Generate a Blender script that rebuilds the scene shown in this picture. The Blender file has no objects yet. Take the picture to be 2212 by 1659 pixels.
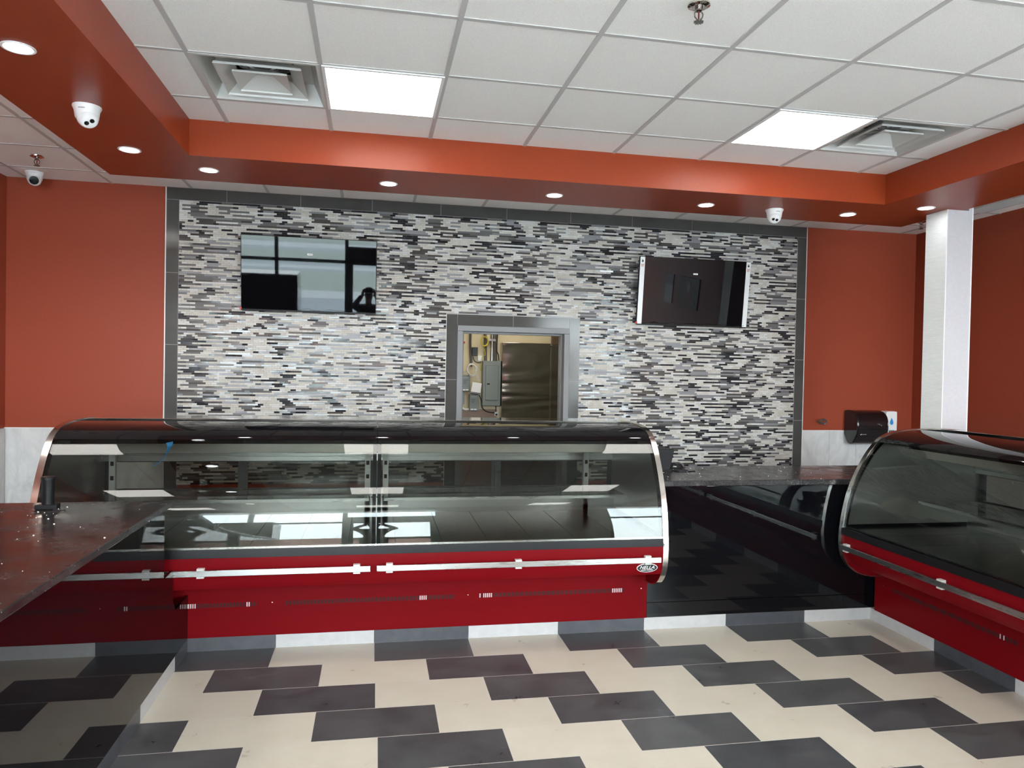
import bpy, bmesh, math, random
from mathutils import Vector, Matrix
random.seed(7)
C = bpy.context.scene
COL = C.collection
PI = math.pi

# ------------------------------------------------------------------ camera
FPX = 1572.8
CAM = Vector((-0.0131, -4.7415, 1.7637))
PITCH, ROLL, YAW = -0.0168, -0.0192, -0.1843
RC = (Matrix.Rotation(YAW, 3, 'Z') @ Matrix.Rotation(PITCH, 3, 'X') @ Matrix.Rotation(ROLL, 3, 'Y'))
cd = bpy.data.cameras.new('camera')
cd.sensor_fit = 'HORIZONTAL'; cd.sensor_width = 36.0; cd.lens = FPX / 2212 * 36.0
cd.clip_start = 0.02; cd.clip_end = 300
cam = bpy.data.objects.new('camera', cd); COL.objects.link(cam)
r_, f_, u_ = RC.col[0], RC.col[1], RC.col[2]
cam.matrix_world = Matrix(((r_.x, u_.x, -f_.x, CAM.x), (r_.y, u_.y, -f_.y, CAM.y), (r_.z, u_.z, -f_.z, CAM.z), (0, 0, 0, 1)))
C.camera = cam

def at(px, py, ax, v):
    """photograph pixel -> point of the place on the plane (axis ax = v)"""
    d = RC @ Vector(((px - 1106) / FPX, 1, -(py - 829.5) / FPX))
    t = (v - CAM[ax]) / d[ax]
    return CAM + d * t

# ------------------------------------------------------------------ world, exposure
SKY = 26.0
PANEL_E = 10.5
DOWN_E = 22.0
C.view_settings.view_transform = 'Standard'
C.view_settings.look = 'None'
C.view_settings.gamma = 1.0
C.view_settings.use_curve_mapping = False
C.view_settings.exposure = 0.72
C.cycles.diffuse_bounces = 6; C.cycles.max_bounces = 14; C.cycles.transparent_max_bounces = 24
w = bpy.data.worlds.new('sky'); C.world = w; w.use_nodes = True
wn, wl = w.node_tree.nodes, w.node_tree.links
wn.clear()
wo = wn.new('ShaderNodeOutputWorld'); wb = wn.new('ShaderNodeBackground')
tc = wn.new('ShaderNodeTexCoord'); sep = wn.new('ShaderNodeSeparateXYZ'); wr = wn.new('ShaderNodeValToRGB')
wl.new(tc.outputs['Generated'], sep.inputs[0]); wl.new(sep.outputs['Z'], wr.inputs[0])
wr.color_ramp.elements[0].position = 0.0; wr.color_ramp.elements[0].color = (0.90, 0.95, 1.0, 1)
wr.color_ramp.elements[1].position = 0.7; wr.color_ramp.elements[1].color = (0.76, 0.88, 1.0, 1)
wl.new(wr.outputs[0], wb.inputs[0]); wb.inputs[1].default_value = SKY
wl.new(wb.outputs[0], wo.inputs[0])

FRONT = -6.3          # storefront plane
H = 3.2325            # ceiling height
XL, XR = -2.92, 5.35  # side walls

def portal(x0, x1, z0, z1):
    ld = bpy.data.lights.new('window_daylight', 'AREA'); ld.shape = 'RECTANGLE'
    ld.size = x1 - x0; ld.size_y = z1 - z0
    ld.cycles.is_portal = True
    o = bpy.data.objects.new('window_daylight', ld); COL.objects.link(o)
    o.location = ((x0 + x1) / 2, FRONT - 0.12, (z0 + z1) / 2)
    o.rotation_euler = (PI / 2, 0, 0)
    o.rotation_euler = Vector((0, 1, 0)).to_track_quat('-Z', 'Z').to_euler()
portal(XL + 0.1, 0.85, 0.1, 3.0)
portal(3.5, XR - 0.1, 0.1, 3.0)

# ------------------------------------------------------------------ helpers
class MB:
    def __init__(s): s.v = []; s.f = []; s.m = []; s.s = []; s.M = None
    def _add(s, vs, fs, m=0, smooth=False):
        b = len(s.v)
        for p in vs:
            p = Vector(p)
            if s.M is not None: p = s.M @ p
            s.v.append(tuple(p))
        for f in fs:
            s.f.append([b + i for i in f]); s.m.append(m); s.s.append(smooth)
        return s
    def box(s, x0, x1, y0, y1, z0, z1, m=0):
        v = [(x0, y0, z0), (x1, y0, z0), (x1, y1, z0), (x0, y1, z0), (x0, y0, z1), (x1, y0, z1), (x1, y1, z1), (x0, y1, z1)]
        return s._add(v, [(3, 2, 1, 0), (4, 5, 6, 7), (0, 1, 5, 4), (1, 2, 6, 5), (2, 3, 7, 6), (3, 0, 4, 7)], m)
    def prism(s, poly, ax, a0, a1, m=0, smooth=False):
        n = len(poly)
        def P(p, a):
            if ax == 0: return (a, p[0], p[1])
            if ax == 1: return (p[0], a, p[1])
            return (p[0], p[1], a)
        v = [P(p, a0) for p in poly] + [P(p, a1) for p in poly]
        s._add(v, [list(range(n))[::-1], [n + i for i in range(n)]], m)
        b = len(s.v) - 2 * n
        for i in range(n):
            j = (i + 1) % n
            s.f.append([b + i, b + j, b + n + j, b + n + i]); s.m.append(m); s.s.append(smooth)
        return s
    def frustum(s, c, h0, z0, h1, z1, t=0.0, m=0):
        """four sloping sides between two squares (half sizes), a thin square ring when t>0"""
        cx, cy = c
        def sq(h, z): return [(cx - h, cy - h, z), (cx + h, cy - h, z), (cx + h, cy + h, z), (cx - h, cy + h, z)]
        if t <= 0:
            return s._add(sq(h0, z0) + sq(h1, z1), [(0, 1, 5, 4), (1, 2, 6, 5), (2, 3, 7, 6), (3, 0, 4, 7), (7, 6, 5, 4)], m)
        v = sq(h0, z0) + sq(h1, z1) + sq(h0, z0 + t) + sq(h1, z1 + t)
        F = []
        for i in range(4):
            j = (i + 1) % 4
            F += [(i, j, 4 + j, 4 + i), (8 + j, 8 + i, 12 + i, 12 + j), (i, 8 + i, 8 + j, j), (4 + i, 4 + j, 12 + j, 12 + i)]
        return s._add(v, F, m)
    def tube(s, pts, r, seg=8, m=0, closed=False):
        pts = [Vector(p) for p in pts]; n = len(pts)
        vs = []; fs = []
        up = Vector((0, 0, 1))
        prev = None
        for i, p in enumerate(pts):
            if closed: t = pts[(i + 1) % n] - pts[i - 1]
            else: t = pts[min(i + 1, n - 1)] - pts[max(i - 1, 0)]
            t.normalize()
            a = prev if prev is not None else (up if abs(t.z) < 0.9 else Vector((1, 0, 0)))
            a = (a - t * a.dot(t)).normalized(); prev = a
            b = t.cross(a)
            rr = r[i] if isinstance(r, (list, tuple)) else r
            for k in range(seg):
                an = 2 * PI * k / seg
                vs.append(p + a * (math.cos(an) * rr) + b * (math.sin(an) * rr))
        rng = n if closed else n - 1
        for i in range(rng):
            j = (i + 1) % n
            for k in range(seg):
                l = (k + 1) % seg
                fs.append((i * seg + k, i * seg + l, j * seg + l, j * seg + k))
        s._add(vs, fs, m, True)
        if not closed:
            b = len(s.v) - len(vs)
            s.f.append([b + k for k in range(seg)][::-1]); s.m.append(m); s.s.append(False)
            s.f.append([b + (n - 1) * seg + k for k in range(seg)]); s.m.append(m); s.s.append(False)
        return s
    def lathe(s, prof, seg=32, c=(0, 0, 0), m=0, smooth=True):
        vs = []; fs = []; n = len(prof)
        for (r, z) in prof:
            for k in range(seg):
                a = 2 * PI * k / seg
                vs.append((c[0] + r * math.cos(a), c[1] + r * math.sin(a), c[2] + z))
        for i in range(n - 1):
            for k in range(seg):
                l = (k + 1) % seg
                fs.append((i * seg + k, i * seg + l, (i + 1) * seg + l, (i + 1) * seg + k))
        return s._add(vs, fs, m, smooth)
    def strip(s, out, inn, x0, x1, m=0, M=None):
        """solid between two profiles out/inn (lists of (d,z)) from x0 to x1; local frame is (x, -d, z)"""
        n = len(out)
        v = []
        for x in (x0, x1):
            v += [(x, -d, z) for d, z in out] + [(x, -d, z) for d, z in inn]
        F = []; sm = []
        o2 = 2 * n
        for i in range(n - 1):
            F.append((i, i + 1, o2 + i + 1, o2 + i)); sm.append(True)
            F.append((n + i + 1, n + i, o2 + n + i, o2 + n + i + 1)); sm.append(True)
            F.append((i + 1, i, n + i, n + i + 1)); sm.append(False)
            F.append((o2 + i, o2 + i + 1, o2 + n + i + 1, o2 + n + i)); sm.append(False)
        F.append((0, o2, o2 + n, n)); sm.append(False)
        F.append((n - 1, 2 * n - 1, o2 + 2 * n - 1, o2 + n - 1)); sm.append(False)
        b = len(s.f)
        s._add(v, F, m)
        for i, q in enumerate(sm): s.s[b + i] = q
        return s
    def build(s, name, mats, parent=None, bevel=0, loc=None, recalc=True):
        me = bpy.data.meshes.new(name)
        me.from_pydata(s.v, [], s.f)
        if not isinstance(mats, (list, tuple)): mats = [mats]
        for mt in mats: me.materials.append(mt)
        me.polygons.foreach_set('material_index', s.m)
        me.polygons.foreach_set('use_smooth', s.s)
        me.update()
        if recalc:
            bm = bmesh.new(); bm.from_mesh(me)
            bmesh.ops.recalc_face_normals(bm, faces=bm.faces)
            for e_ in bm.edges:
                lf = e_.link_faces
                if len(lf) != 2 or not (lf[0].smooth and lf[1].smooth) or lf[0].normal.angle(lf[1].normal, 3.2) > 0.75: e_.smooth = False
            bm.to_mesh(me); bm.free()
        o = bpy.data.objects.new(name, me); COL.objects.link(o)
        if parent is not None: o.parent = parent
        if loc is not None: o.location = loc
        if bevel:
            b = o.modifiers.new('bevel', 'BEVEL'); b.width = bevel; b.segments = 2; b.limit_method = 'ANGLE'
            b.angle_limit = math.radians(40)
        return o

def tag(o, label=None, cat=None, group=None, kind=None):
    if label: o['label'] = label
    if cat: o['category'] = cat
    if group: o['group'] = group
    if kind: o['kind'] = kind
    return o
def thing(name, label, cat, loc=(0, 0, 0), rotz=0.0, group=None):
    o = bpy.data.objects.new(name, None); COL.objects.link(o)
    o.empty_display_size = 0.1
    o.location = loc; o.rotation_euler = (0, 0, rotz)
    return tag(o, label, cat, group)
def struct(o): o['kind'] = 'structure'; return o
def dup(root, loc=None, label=None, rotz=None):
    r = root.copy(); COL.objects.link(r)
    if loc is not None: r.location = loc
    if rotz is not None: r.rotation_euler = (0, 0, rotz)
    if label: r['label'] = label
    for ch in list(root.children):
        c = ch.copy(); COL.objects.link(c); c.parent = r
        for g in list(ch.children):
            d = g.copy(); COL.objects.link(d); d.parent = c
    return r
def smooth_curve(pts, n=8):
    """Catmull-Rom through 2D/3D points"""
    P = [Vector(p) for p in pts]
    P = [P[0] * 2 - P[1]] + P + [P[-1] * 2 - P[-2]]
    out = []
    for i in range(1, len(P) - 2):
        for k in range(n):
            t = k / n
            a, b, c, d = P[i - 1], P[i], P[i + 1], P[i + 2]
            out.append(0.5 * ((2 * b) + (c - a) * t + (2 * a - 5 * b + 4 * c - d) * t * t + (3 * b - a - 3 * c + d) * t ** 3))
    out.append(P[-2].copy())
    return out

# ------------------------------------------------------------------ materials
def mat(name, col, rough=0.5, metal=0.0, spec=0.5, emit=None, estr=0, coat=0, aniso=0):
    m = bpy.data.materials.new(name); m.use_nodes = True
    b = m.node_tree.nodes['Principled BSDF']
    b.inputs['Base Color'].default_value = (*col, 1)
    b.inputs['Roughness'].default_value = rough
    b.inputs['Metallic'].default_value = metal
    b.inputs['Specular IOR Level'].default_value = spec
    b.inputs['Coat Weight'].default_value = coat
    if emit:
        b.inputs['Emission Color'].default_value = (*emit, 1)
        b.inputs['Emission Strength'].default_value = estr
    return m
def nd(m, t): return m.node_tree.nodes.new(t)
def lk(m, a, b): m.node_tree.links.new(a, b)
def bs(m): return m.node_tree.nodes['Principled BSDF']
def noise(m, scale, detail=4, rough=0.6, vec=None, dist=0):
    n = nd(m, 'ShaderNodeTexNoise'); n.inputs['Scale'].default_value = scale
    n.inputs['Detail'].default_value = detail; n.inputs['Roughness'].default_value = rough
    n.inputs['Distortion'].default_value = dist
    if vec is None:
        t = nd(m, 'ShaderNodeTexCoord'); vec = t.outputs['Object']
    lk(m, vec, n.inputs['Vector'])
    return n.outputs['Fac']
def ramp(m, fac, stops):
    r = nd(m, 'ShaderNodeValToRGB')
    e = r.color_ramp.elements
    while len(e) < len(stops): e.new(0.5)
    for q, (p, c) in zip(e, stops):
        q.position = p; q.color = (*c, 1)
    lk(m, fac, r.inputs[0])
    return r.outputs[0]
def scaled(m, sc, coord='Object'):
    t = nd(m, 'ShaderNodeTexCoord'); mp = nd(m, 'ShaderNodeMapping')
    mp.inputs['Scale'].default_value = sc
    lk(m, t.outputs[coord], mp.inputs['Vector'])
    return mp.outputs[0]
def bump(m, h, strength=0.1, dist=0.01):
    b = nd(m, 'ShaderNodeBump'); b.inputs['Strength'].default_value = strength; b.inputs['Distance'].default_value = dist
    lk(m, h, b.inputs['Height']); lk(m, b.outputs[0], bs(m).inputs['Normal'])
def math_(m, op, a, b=None, c=None):
    n = nd(m, 'ShaderNodeMath'); n.operation = op
    for i, q in enumerate((a, b, c)):
        if q is None: continue
        if isinstance(q, (int, float)): n.inputs[i].default_value = q
        else: lk(m, q, n.inputs[i])
    return n.outputs[0]
def mixc(m, fac, a, b):
    n = nd(m, 'ShaderNodeMix'); n.data_type = 'RGBA'
    if isinstance(fac, (int, float)): n.inputs[0].default_value = fac
    else: lk(m, fac, n.inputs[0])
    for i, q in ((6, a), (7, b)):
        if isinstance(q, tuple): n.inputs[i].default_value = (*q, 1)
        else: lk(m, q, n.inputs[i])
    return n.outputs[2]
def vary(name, c0, c1, scale, rough=0.5, metal=0, spec=0.5, bstr=0.0, stretch=None, detail=4):
    m = mat(name, c0, rough, metal, spec)
    vec = scaled(m, stretch) if stretch else None
    f = noise(m, scale, detail, 0.6, vec)
    lk(m, ramp(m, f, [(0.3, c0), (0.7, c1)]), bs(m).inputs['Base Color'])
    if bstr: bump(m, f, bstr, 0.005)
    return m

def glass_mat(name, tint, f0=1.34):
    """thin architectural glass: tinted see-through with true Fresnel mirror"""
    m = bpy.data.materials.new(name); m.use_nodes = True
    n = m.node_tree.nodes; n.clear()
    out = n.new('ShaderNodeOutputMaterial'); mx = n.new('ShaderNodeMixShader')
    tr = n.new('ShaderNodeBsdfTransparent'); gl = n.new('ShaderNodeBsdfGlossy')
    fr = n.new('ShaderNodeFresnel'); ge = n.new('ShaderNodeNewGeometry')
    tr.inputs[0].default_value = (*tint, 1)
    gl.inputs['Roughness'].default_value = 0.0
    mr = n.new('ShaderNodeMapRange'); mr.inputs[3].default_value = f0; mr.inputs[4].default_value = 1 / f0
    L = m.node_tree.links
    L.new(ge.outputs['Backfacing'], mr.inputs[0]); L.new(mr.outputs[0], fr.inputs['IOR'])
    L.new(fr.outputs[0], mx.inputs[0]); L.new(tr.outputs[0], mx.inputs[1]); L.new(gl.outputs[0], mx.inputs[2])
    L.new(mx.outputs[0], out.inputs[0])
    return m

M = {}
M['orange'] = vary('terracotta_paint', (0.272, 0.050, 0.024), (0.292, 0.055, 0.027), 60, 0.42, 0, 0.22, 0.03)
M['bulk'] = vary('rust_satin_paint', (0.262, 0.038, 0.011), (0.282, 0.042, 0.0125), 60, 0.36, 0, 0.26, 0.03)
# ceiling tile
m = mat('acoustic_tile', (0.74, 0.73, 0.72), 0.95, 0, 0.1); M['ctile'] = m
f = noise(m, 260, 3, 0.7); g = noise(m, 9, 2)
lk(m, mixc(m, ramp(m, f, [(0.35, (0, 0, 0)), (0.6, (1, 1, 1))]), (0.80, 0.78, 0.755), (0.93, 0.91, 0.88)), bs(m).inputs['Base Color'])
bump(m, f, 0.25, 0.004)
M['tbar'] = mat('grid_bar_paint', (0.50, 0.485, 0.475), 0.45)
M['white'] = mat('white_plastic', (0.80, 0.80, 0.80), 0.35)
M['whitep'] = vary('white_column_panel', (0.49, 0.48, 0.50), (0.53, 0.52, 0.54), 40, 0.3, 0, 0.5)
m = mat('white_glazed_panel', (0.75, 0.78, 0.77), 0.14); M['whiteg'] = m
f = noise(m, 30, 4, 0.6, scaled(m, (0.4, 0.4, 6)))
lk(m, ramp(m, f, [(0.3, (0.74, 0.78, 0.75)), (0.7, (0.86, 0.88, 0.87))]), bs(m).inputs['Base Color'])
M['led'] = mat('led_diffuser', (0.9, 0.9, 0.9), 0.5, emit=(1, 0.965, 0.91), estr=PANEL_E)
M['down'] = mat('downlight_diffuser', (0.9, 0.9, 0.9), 0.5, emit=(0.96, 0.97, 1.0), estr=DOWN_E)
M['grey'] = mat('grey_enamel', (0.50, 0.49, 0.47), 0.4)
M['pan'] = mat('vent_enamel', (0.52, 0.51, 0.485), 0.35)
M['darkduct'] = mat('duct_dark', (0.04, 0.04, 0.045), 0.5)
m = mat('crinkled_foil', (0.6, 0.6, 0.62), 0.25, 1.0); M['foil'] = m
bump(m, noise(m, 45, 3), 0.9, 0.02)
M['steel'] = None
m = mat('brushed_steel', (0.43, 0.42, 0.405), 0.28, 1.0); M['steel'] = m
f = noise(m, 60, 3, 0.6, scaled(m, (0.05, 1, 1)))
lk(m, ramp(m, f, [(0.3, (0.24, 0.24, 0.24)), (0.7, (0.34, 0.34, 0.34))]), bs(m).inputs['Roughness'])
M['canopy'] = mat('canopy_steel', (0.82, 0.78, 0.73), 0.3, 0.85)
M['trim'] = mat('satin_edge_steel', (0.66, 0.63, 0.59), 0.16, 1.0)
M['polish'] = mat('polished_steel', (0.74, 0.72, 0.68), 0.10, 1.0)
m = mat('deck_steel', (0.52, 0.515, 0.50), 0.2, 0.95); M['deck'] = m
M['liner'] = mat('case_liner_steel', (0.31, 0.308, 0.302), 0.30, 0.9)
M['chrome'] = mat('bronze_chrome', (0.30, 0.28, 0.26), 0.2, 1.0)
M['bulb'] = mat('bulb_red', (0.12, 0.008, 0.008), 0.2)
M['black'] = mat('black_plastic', (0.008, 0.008, 0.009), 0.4, 0, 0.18)
M['blackg'] = mat('black_gloss', (0.006, 0.006, 0.007), 0.04)
m = mat('black_mirror_panel', (0.003, 0.003, 0.004), 0.012, 0, 0.32); M['panel'] = m
bump(m, noise(m, 2.5, 1), 0.03, 0.01)
M['red'] = mat('red_enamel', (0.140, 0.003, 0.0055), 0.34, 0, 0.06)
M['redb'] = mat('red_base_enamel', (0.132, 0.003, 0.005), 0.34, 0, 0.05)
M['slot'] = mat('slot_dark', (0.010, 0.002, 0.002), 0.8)
M['slotw'] = mat('slot_bright', (0.55, 0.45, 0.45), 0.6)
M['glass'] = glass_mat('tinted_case_glass', (0.71, 0.72, 0.70))
M['clear'] = glass_mat('clear_glass', (0.93, 0.96, 0.95))
# granite
m = mat('speckled_black_stone', (0.012, 0.011, 0.011), 0.13, 0, 0.6); M['stone'] = m
f = noise(m, 160, 4, 0.75); g = noise(m, 6, 4, 0.6)
v = nd(m, 'ShaderNodeTexVoronoi'); v.inputs['Scale'].default_value = 42
t = nd(m, 'ShaderNodeTexCoord'); lk(m, t.outputs['Object'], v.inputs['Vector'])
sp = math_(m, 'LESS_THAN', v.outputs['Distance'], 0.11)
base = mixc(m, ramp(m, f, [(0.45, (0, 0, 0)), (0.75, (1, 1, 1))]), (0.010, 0.0095, 0.0105), (0.050, 0.043, 0.042))
base = mixc(m, ramp(m, g, [(0.4, (0, 0, 0)), (0.7, (0.5, 0.5, 0.5))]), base, (0.045, 0.038, 0.036))
base = mixc(m, math_(m, 'MULTIPLY', sp, math_(m, 'GREATER_THAN', g, 0.56)), base, (0.35, 0.34, 0.32))
lk(m, base, bs(m).inputs['Base Color'])
lk(m, ramp(m, g, [(0.3, (0.12, 0.12, 0.12)), (0.7, (0.34, 0.34, 0.34))]), bs(m).inputs['Roughness'])
M['crumb'] = mat('plaster_crumb', (0.75, 0.73, 0.68), 0.8)
# marble wainscot
m = mat('grey_marble_panel', (0.68, 0.68, 0.67), 0.25); M['marble'] = m
f = noise(m, 3.2, 8, 0.65, scaled(m, (2.0, 2.0, 0.9)), 1.4)
lk(m, ramp(m, f, [(0.35, (0.50, 0.50, 0.495)), (0.5, (0.58, 0.58, 0.575)), (0.62, (0.64, 0.64, 0.635))]), bs(m).inputs['Base Color'])
# tiles
M['border'] = vary('charcoal_border_tile', (0.066, 0.066, 0.062), (0.078, 0.077, 0.072), 6, 0.12, 0, 0.2)
M['grout'] = mat('grey_grout', (0.42, 0.41, 0.40), 0.9)
M['groutd'] = mat('mosaic_grout', (0.13, 0.13, 0.13), 0.9)
M['edge'] = mat('white_edge_strip', (0.75, 0.74, 0.72), 0.3)
M['m_cream'] = vary('mosaic_cream_stone', (0.47, 0.44, 0.385), (0.57, 0.545, 0.50), 14, 0.5, 0, 0.15)
M['m_white'] = mat('mosaic_white_stone', (0.60, 0.59, 0.57), 0.5, 0, 0.15)
M['m_dark'] = mat('mosaic_black_glass', (0.022, 0.022, 0.026), 0.08, 0, 0.3)
M['m_taupe'] = mat('mosaic_taupe_glass', (0.075, 0.069, 0.064), 0.08, 0, 0.3)
M['m_grey'] = mat('mosaic_grey_glass', (0.14, 0.136, 0.136), 0.08, 0, 0.3)
M['m_silver'] = mat('mosaic_silver_metal', (0.215, 0.212, 0.222), 0.42, 0.3)
M['ktl'] = vary('kick_tile_light', (0.38, 0.378, 0.378), (0.43, 0.427, 0.425), 20, 0.4)
M['ktd'] = vary('kick_tile_dark', (0.045, 0.048, 0.056), (0.065, 0.067, 0.075), 12, 0.35)
# floor
TU, TV = 0.6096, 0.307
m = mat('floor_tile', (0.6, 0.55, 0.47), 0.36, 0, 0.5); M['floor'] = m
t = nd(m, 'ShaderNodeTexCoord'); s_ = nd(m, 'ShaderNodeSeparateXYZ'); lk(m, t.outputs['Object'], s_.inputs[0])
vr = math_(m, 'DIVIDE', math_(m, 'MULTIPLY', s_.outputs['Y'], -1.0), TV)
row = math_(m, 'FLOOR', vr); vfr = math_(m, 'FRACT', vr)
uu = math_(m, 'SUBTRACT', math_(m, 'DIVIDE', s_.outputs['X'], TU), math_(m, 'MULTIPLY', row, 0.5075))
uc = math_(m, 'FLOOR', uu); ufr = math_(m, 'FRACT', uu)
dark = math_(m, 'SUBTRACT', 1.0, math_(m, 'FLOORED_MODULO', uc, 2.0))
du = math_(m, 'MULTIPLY', math_(m, 'MINIMUM', ufr, math_(m, 'SUBTRACT', 1.0, ufr)), TU)
dv = math_(m, 'MULTIPLY', math_(m, 'MINIMUM', vfr, math_(m, 'SUBTRACT', 1.0, vfr)), TV)
gr = math_(m, 'LESS_THAN', math_(m, 'MINIMUM', du, dv), 0.0019)
n1 = noise(m, 5, 6, 0.65); n2 = noise(m, 240, 2, 0.5)
wn_ = nd(m, 'ShaderNodeTexWhiteNoise'); wn_.noise_dimensions = '2D'
cb = nd(m, 'ShaderNodeCombineXYZ'); lk(m, uc, cb.inputs[0]); lk(m, row, cb.inputs[1]); lk(m, cb.outputs[0], wn_.inputs['Vector'])
lt = mixc(m, ramp(m, n1, [(0.3, (0, 0, 0)), (0.7, (1, 1, 1))]), (0.510, 0.470, 0.385), (0.570, 0.528, 0.440))
dkb = mixc(m, ramp(m, n1, [(0.35, (0, 0, 0)), (0.7, (1, 1, 1))]), (0.034, 0.037, 0.041), (0.072, 0.075, 0.078))
nv = noise(m, 3.0, 8, 0.75, scaled(m, (1.0, 2.6, 1)), 2.0)
dk = mixc(m, ramp(m, nv, [(0.60, (0, 0, 0)), (0.72, (0.22, 0.22, 0.22))]), dkb, (0.30, 0.30, 0.29))
cc = mixc(m, dark, lt, dk)
cc = mixc(m, math_(m, 'MULTIPLY', wn_.outputs['Value'], 0.12), cc, (0.25, 0.24, 0.22))
cc = mixc(m, gr, cc, (0.52, 0.49, 0.45))
lk(m, cc, bs(m).inputs['Base Color'])
lk(m, ramp(m, n1, [(0.3, (0.26, 0.26, 0.26)), (0.7, (0.42, 0.42, 0.42))]), bs(m).inputs['Roughness'])
M['screen'] = mat('tv_screen_glass', (0.003, 0.003, 0.004), 0.02, 0, 0.26)
M['film'] = mat('protective_film_white', (0.80, 0.82, 0.82), 0.3)
M['label'] = mat('sticker_white', (0.85, 0.85, 0.85), 0.5)
M['pink'] = mat('print_pink', (0.55, 0.18, 0.16), 0.6)
M['ink'] = mat('print_black', (0.02, 0.02, 0.02), 0.6)
M['inkgrey'] = mat('print_grey', (0.18, 0.18, 0.19), 0.6)
M['redtab'] = mat('red_film_tab', (0.6, 0.03, 0.03), 0.5)
M['frame'] = mat('hollow_metal_grey', (0.20, 0.20, 0.205), 0.4, 0, 0.3)
M['cream'] = vary('cream_wall_paint', (0.66, 0.56, 0.36), (0.70, 0.60, 0.40), 8, 0.6)
M['cool'] = mat('panel_grey_enamel', (0.20, 0.225, 0.215), 0.4)
m = mat('walk_in_steel', (0.46, 0.45, 0.41), 0.14, 1.0); M['wavy'] = m
bump(m, noise(m, 1.5, 2, 0.45, scaled(m, (0.5, 1, 2.6)), 1.0), 0.75, 0.06)
M['brown'] = mat('brown_card', (0.12, 0.075, 0.045), 0.7)
M['conduit'] = mat('galvanised_conduit', (0.62, 0.62, 0.60), 0.3, 1.0)
M['cable'] = mat('black_cable', (0.02, 0.02, 0.022), 0.5)
M['greycable'] = mat('grey_armoured_cable', (0.12, 0.11, 0.10), 0.5, 0.4)
M['yellow'] = mat('yellow_cable', (0.60, 0.50, 0.04), 0.5)
M['wcable'] = mat('white_cable', (0.75, 0.74, 0.70), 0.5)
M['bluetape'] = mat('blue_masking_tape', (0.03, 0.34, 0.80), 0.5)
m = mat('smoky_black_plastic', (0.010, 0.007, 0.008), 0.12, 0, 0.6); M['smoke'] = m
M['drop'] = mat('blue_drop_print', (0.03, 0.25, 0.60), 0.4)
M['dropw'] = mat('pale_blue_print', (0.60, 0.72, 0.85), 0.4)
M['greyp'] = mat('grey_push_bar', (0.10, 0.10, 0.10), 0.5)
M['bag'] = mat('clear_plastic_bag', (0.35, 0.35, 0.36), 0.15, 0, 0.8)
M['mull'] = mat('dark_bronze_mullion', (0.015, 0.016, 0.018), 0.4)
M['asphalt'] = vary('asphalt', (0.36, 0.37, 0.39), (0.42, 0.43, 0.45), 3, 0.9)
M['bounce_strip'] = vary('pale_bounce_ground', (0.66, 0.655, 0.64), (0.72, 0.715, 0.70), 2, 0.9)  # unseen pale ground strip, added to bounce daylight up to the ceiling
M['walk'] = mat('pavement', (0.55, 0.55, 0.54), 0.9)
M['grass'] = vary('grass_verge', (0.34, 0.37, 0.31), (0.40, 0.42, 0.37), 2, 0.9)
M['brick'] = vary('far_brick', (0.30, 0.16, 0.13), (0.36, 0.20, 0.16), 2, 0.9)
M['paperb'] = mat('calendar_blue', (0.10, 0.14, 0.20), 0.5)
M['paper'] = mat('calendar_paper', (0.60, 0.62, 0.64), 0.6)
M['posterb'] = mat('poster_black', (0.012, 0.010, 0.010), 0.5)
M['posterr'] = mat('poster_red', (0.30, 0.02, 0.02), 0.5)
M['posterc'] = mat('poster_cream', (0.60, 0.50, 0.38), 0.5)

def text_mesh(name, txt, size, depth, m, parent, M4, shear=0.0, fit=None):
    cu = bpy.data.curves.new(name, 'FONT'); cu.body = txt; cu.size = size; cu.extrude = depth
    cu.align_x = 'CENTER'; cu.align_y = 'CENTER'; cu.shear = shear; cu.resolution_u = 3
    to = bpy.data.objects.new(name, cu); COL.objects.link(to)
    dg = bpy.context.evaluated_depsgraph_get()
    me = bpy.data.meshes.new_from_object(to.evaluated_get(dg))
    bpy.data.objects.remove(to)
    if fit:
        xs = [v.co.x for v in me.vertices]; ys = [v.co.y for v in me.vertices]
        sx = fit[0] / (max(xs) - min(xs)); sy = fit[1] / (max(ys) - min(ys))
        cx = (max(xs) + min(xs)) / 2; cy = (max(ys) + min(ys)) / 2
        for v in me.vertices: v.co.x = (v.co.x - cx) * sx; v.co.y = (v.co.y - cy) * sy
    me.transform(M4)
    me.materials.clear(); me.materials.append(m)
    o = bpy.data.objects.new(name, me); COL.objects.link(o); o.parent = parent
    return o
def plane_mat(origin, right, up):
    """matrix taking text (x right, y up, z toward reader) to the place"""
    r = Vector(right).normalized(); u = Vector(up).normalized(); n = r.cross(u)
    return Matrix(((r.x, u.x, n.x, origin[0]), (r.y, u.y, n.y, origin[1]), (r.z, u.z, n.z, origin[2]), (0, 0, 0, 1)))

# ================================================================== SETTING
# ---- floor
b = MB(); b.box(XL, XR, FRONT, 1.8, -0.06, 0); floor = struct(b.build('floor', M['floor']))

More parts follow.
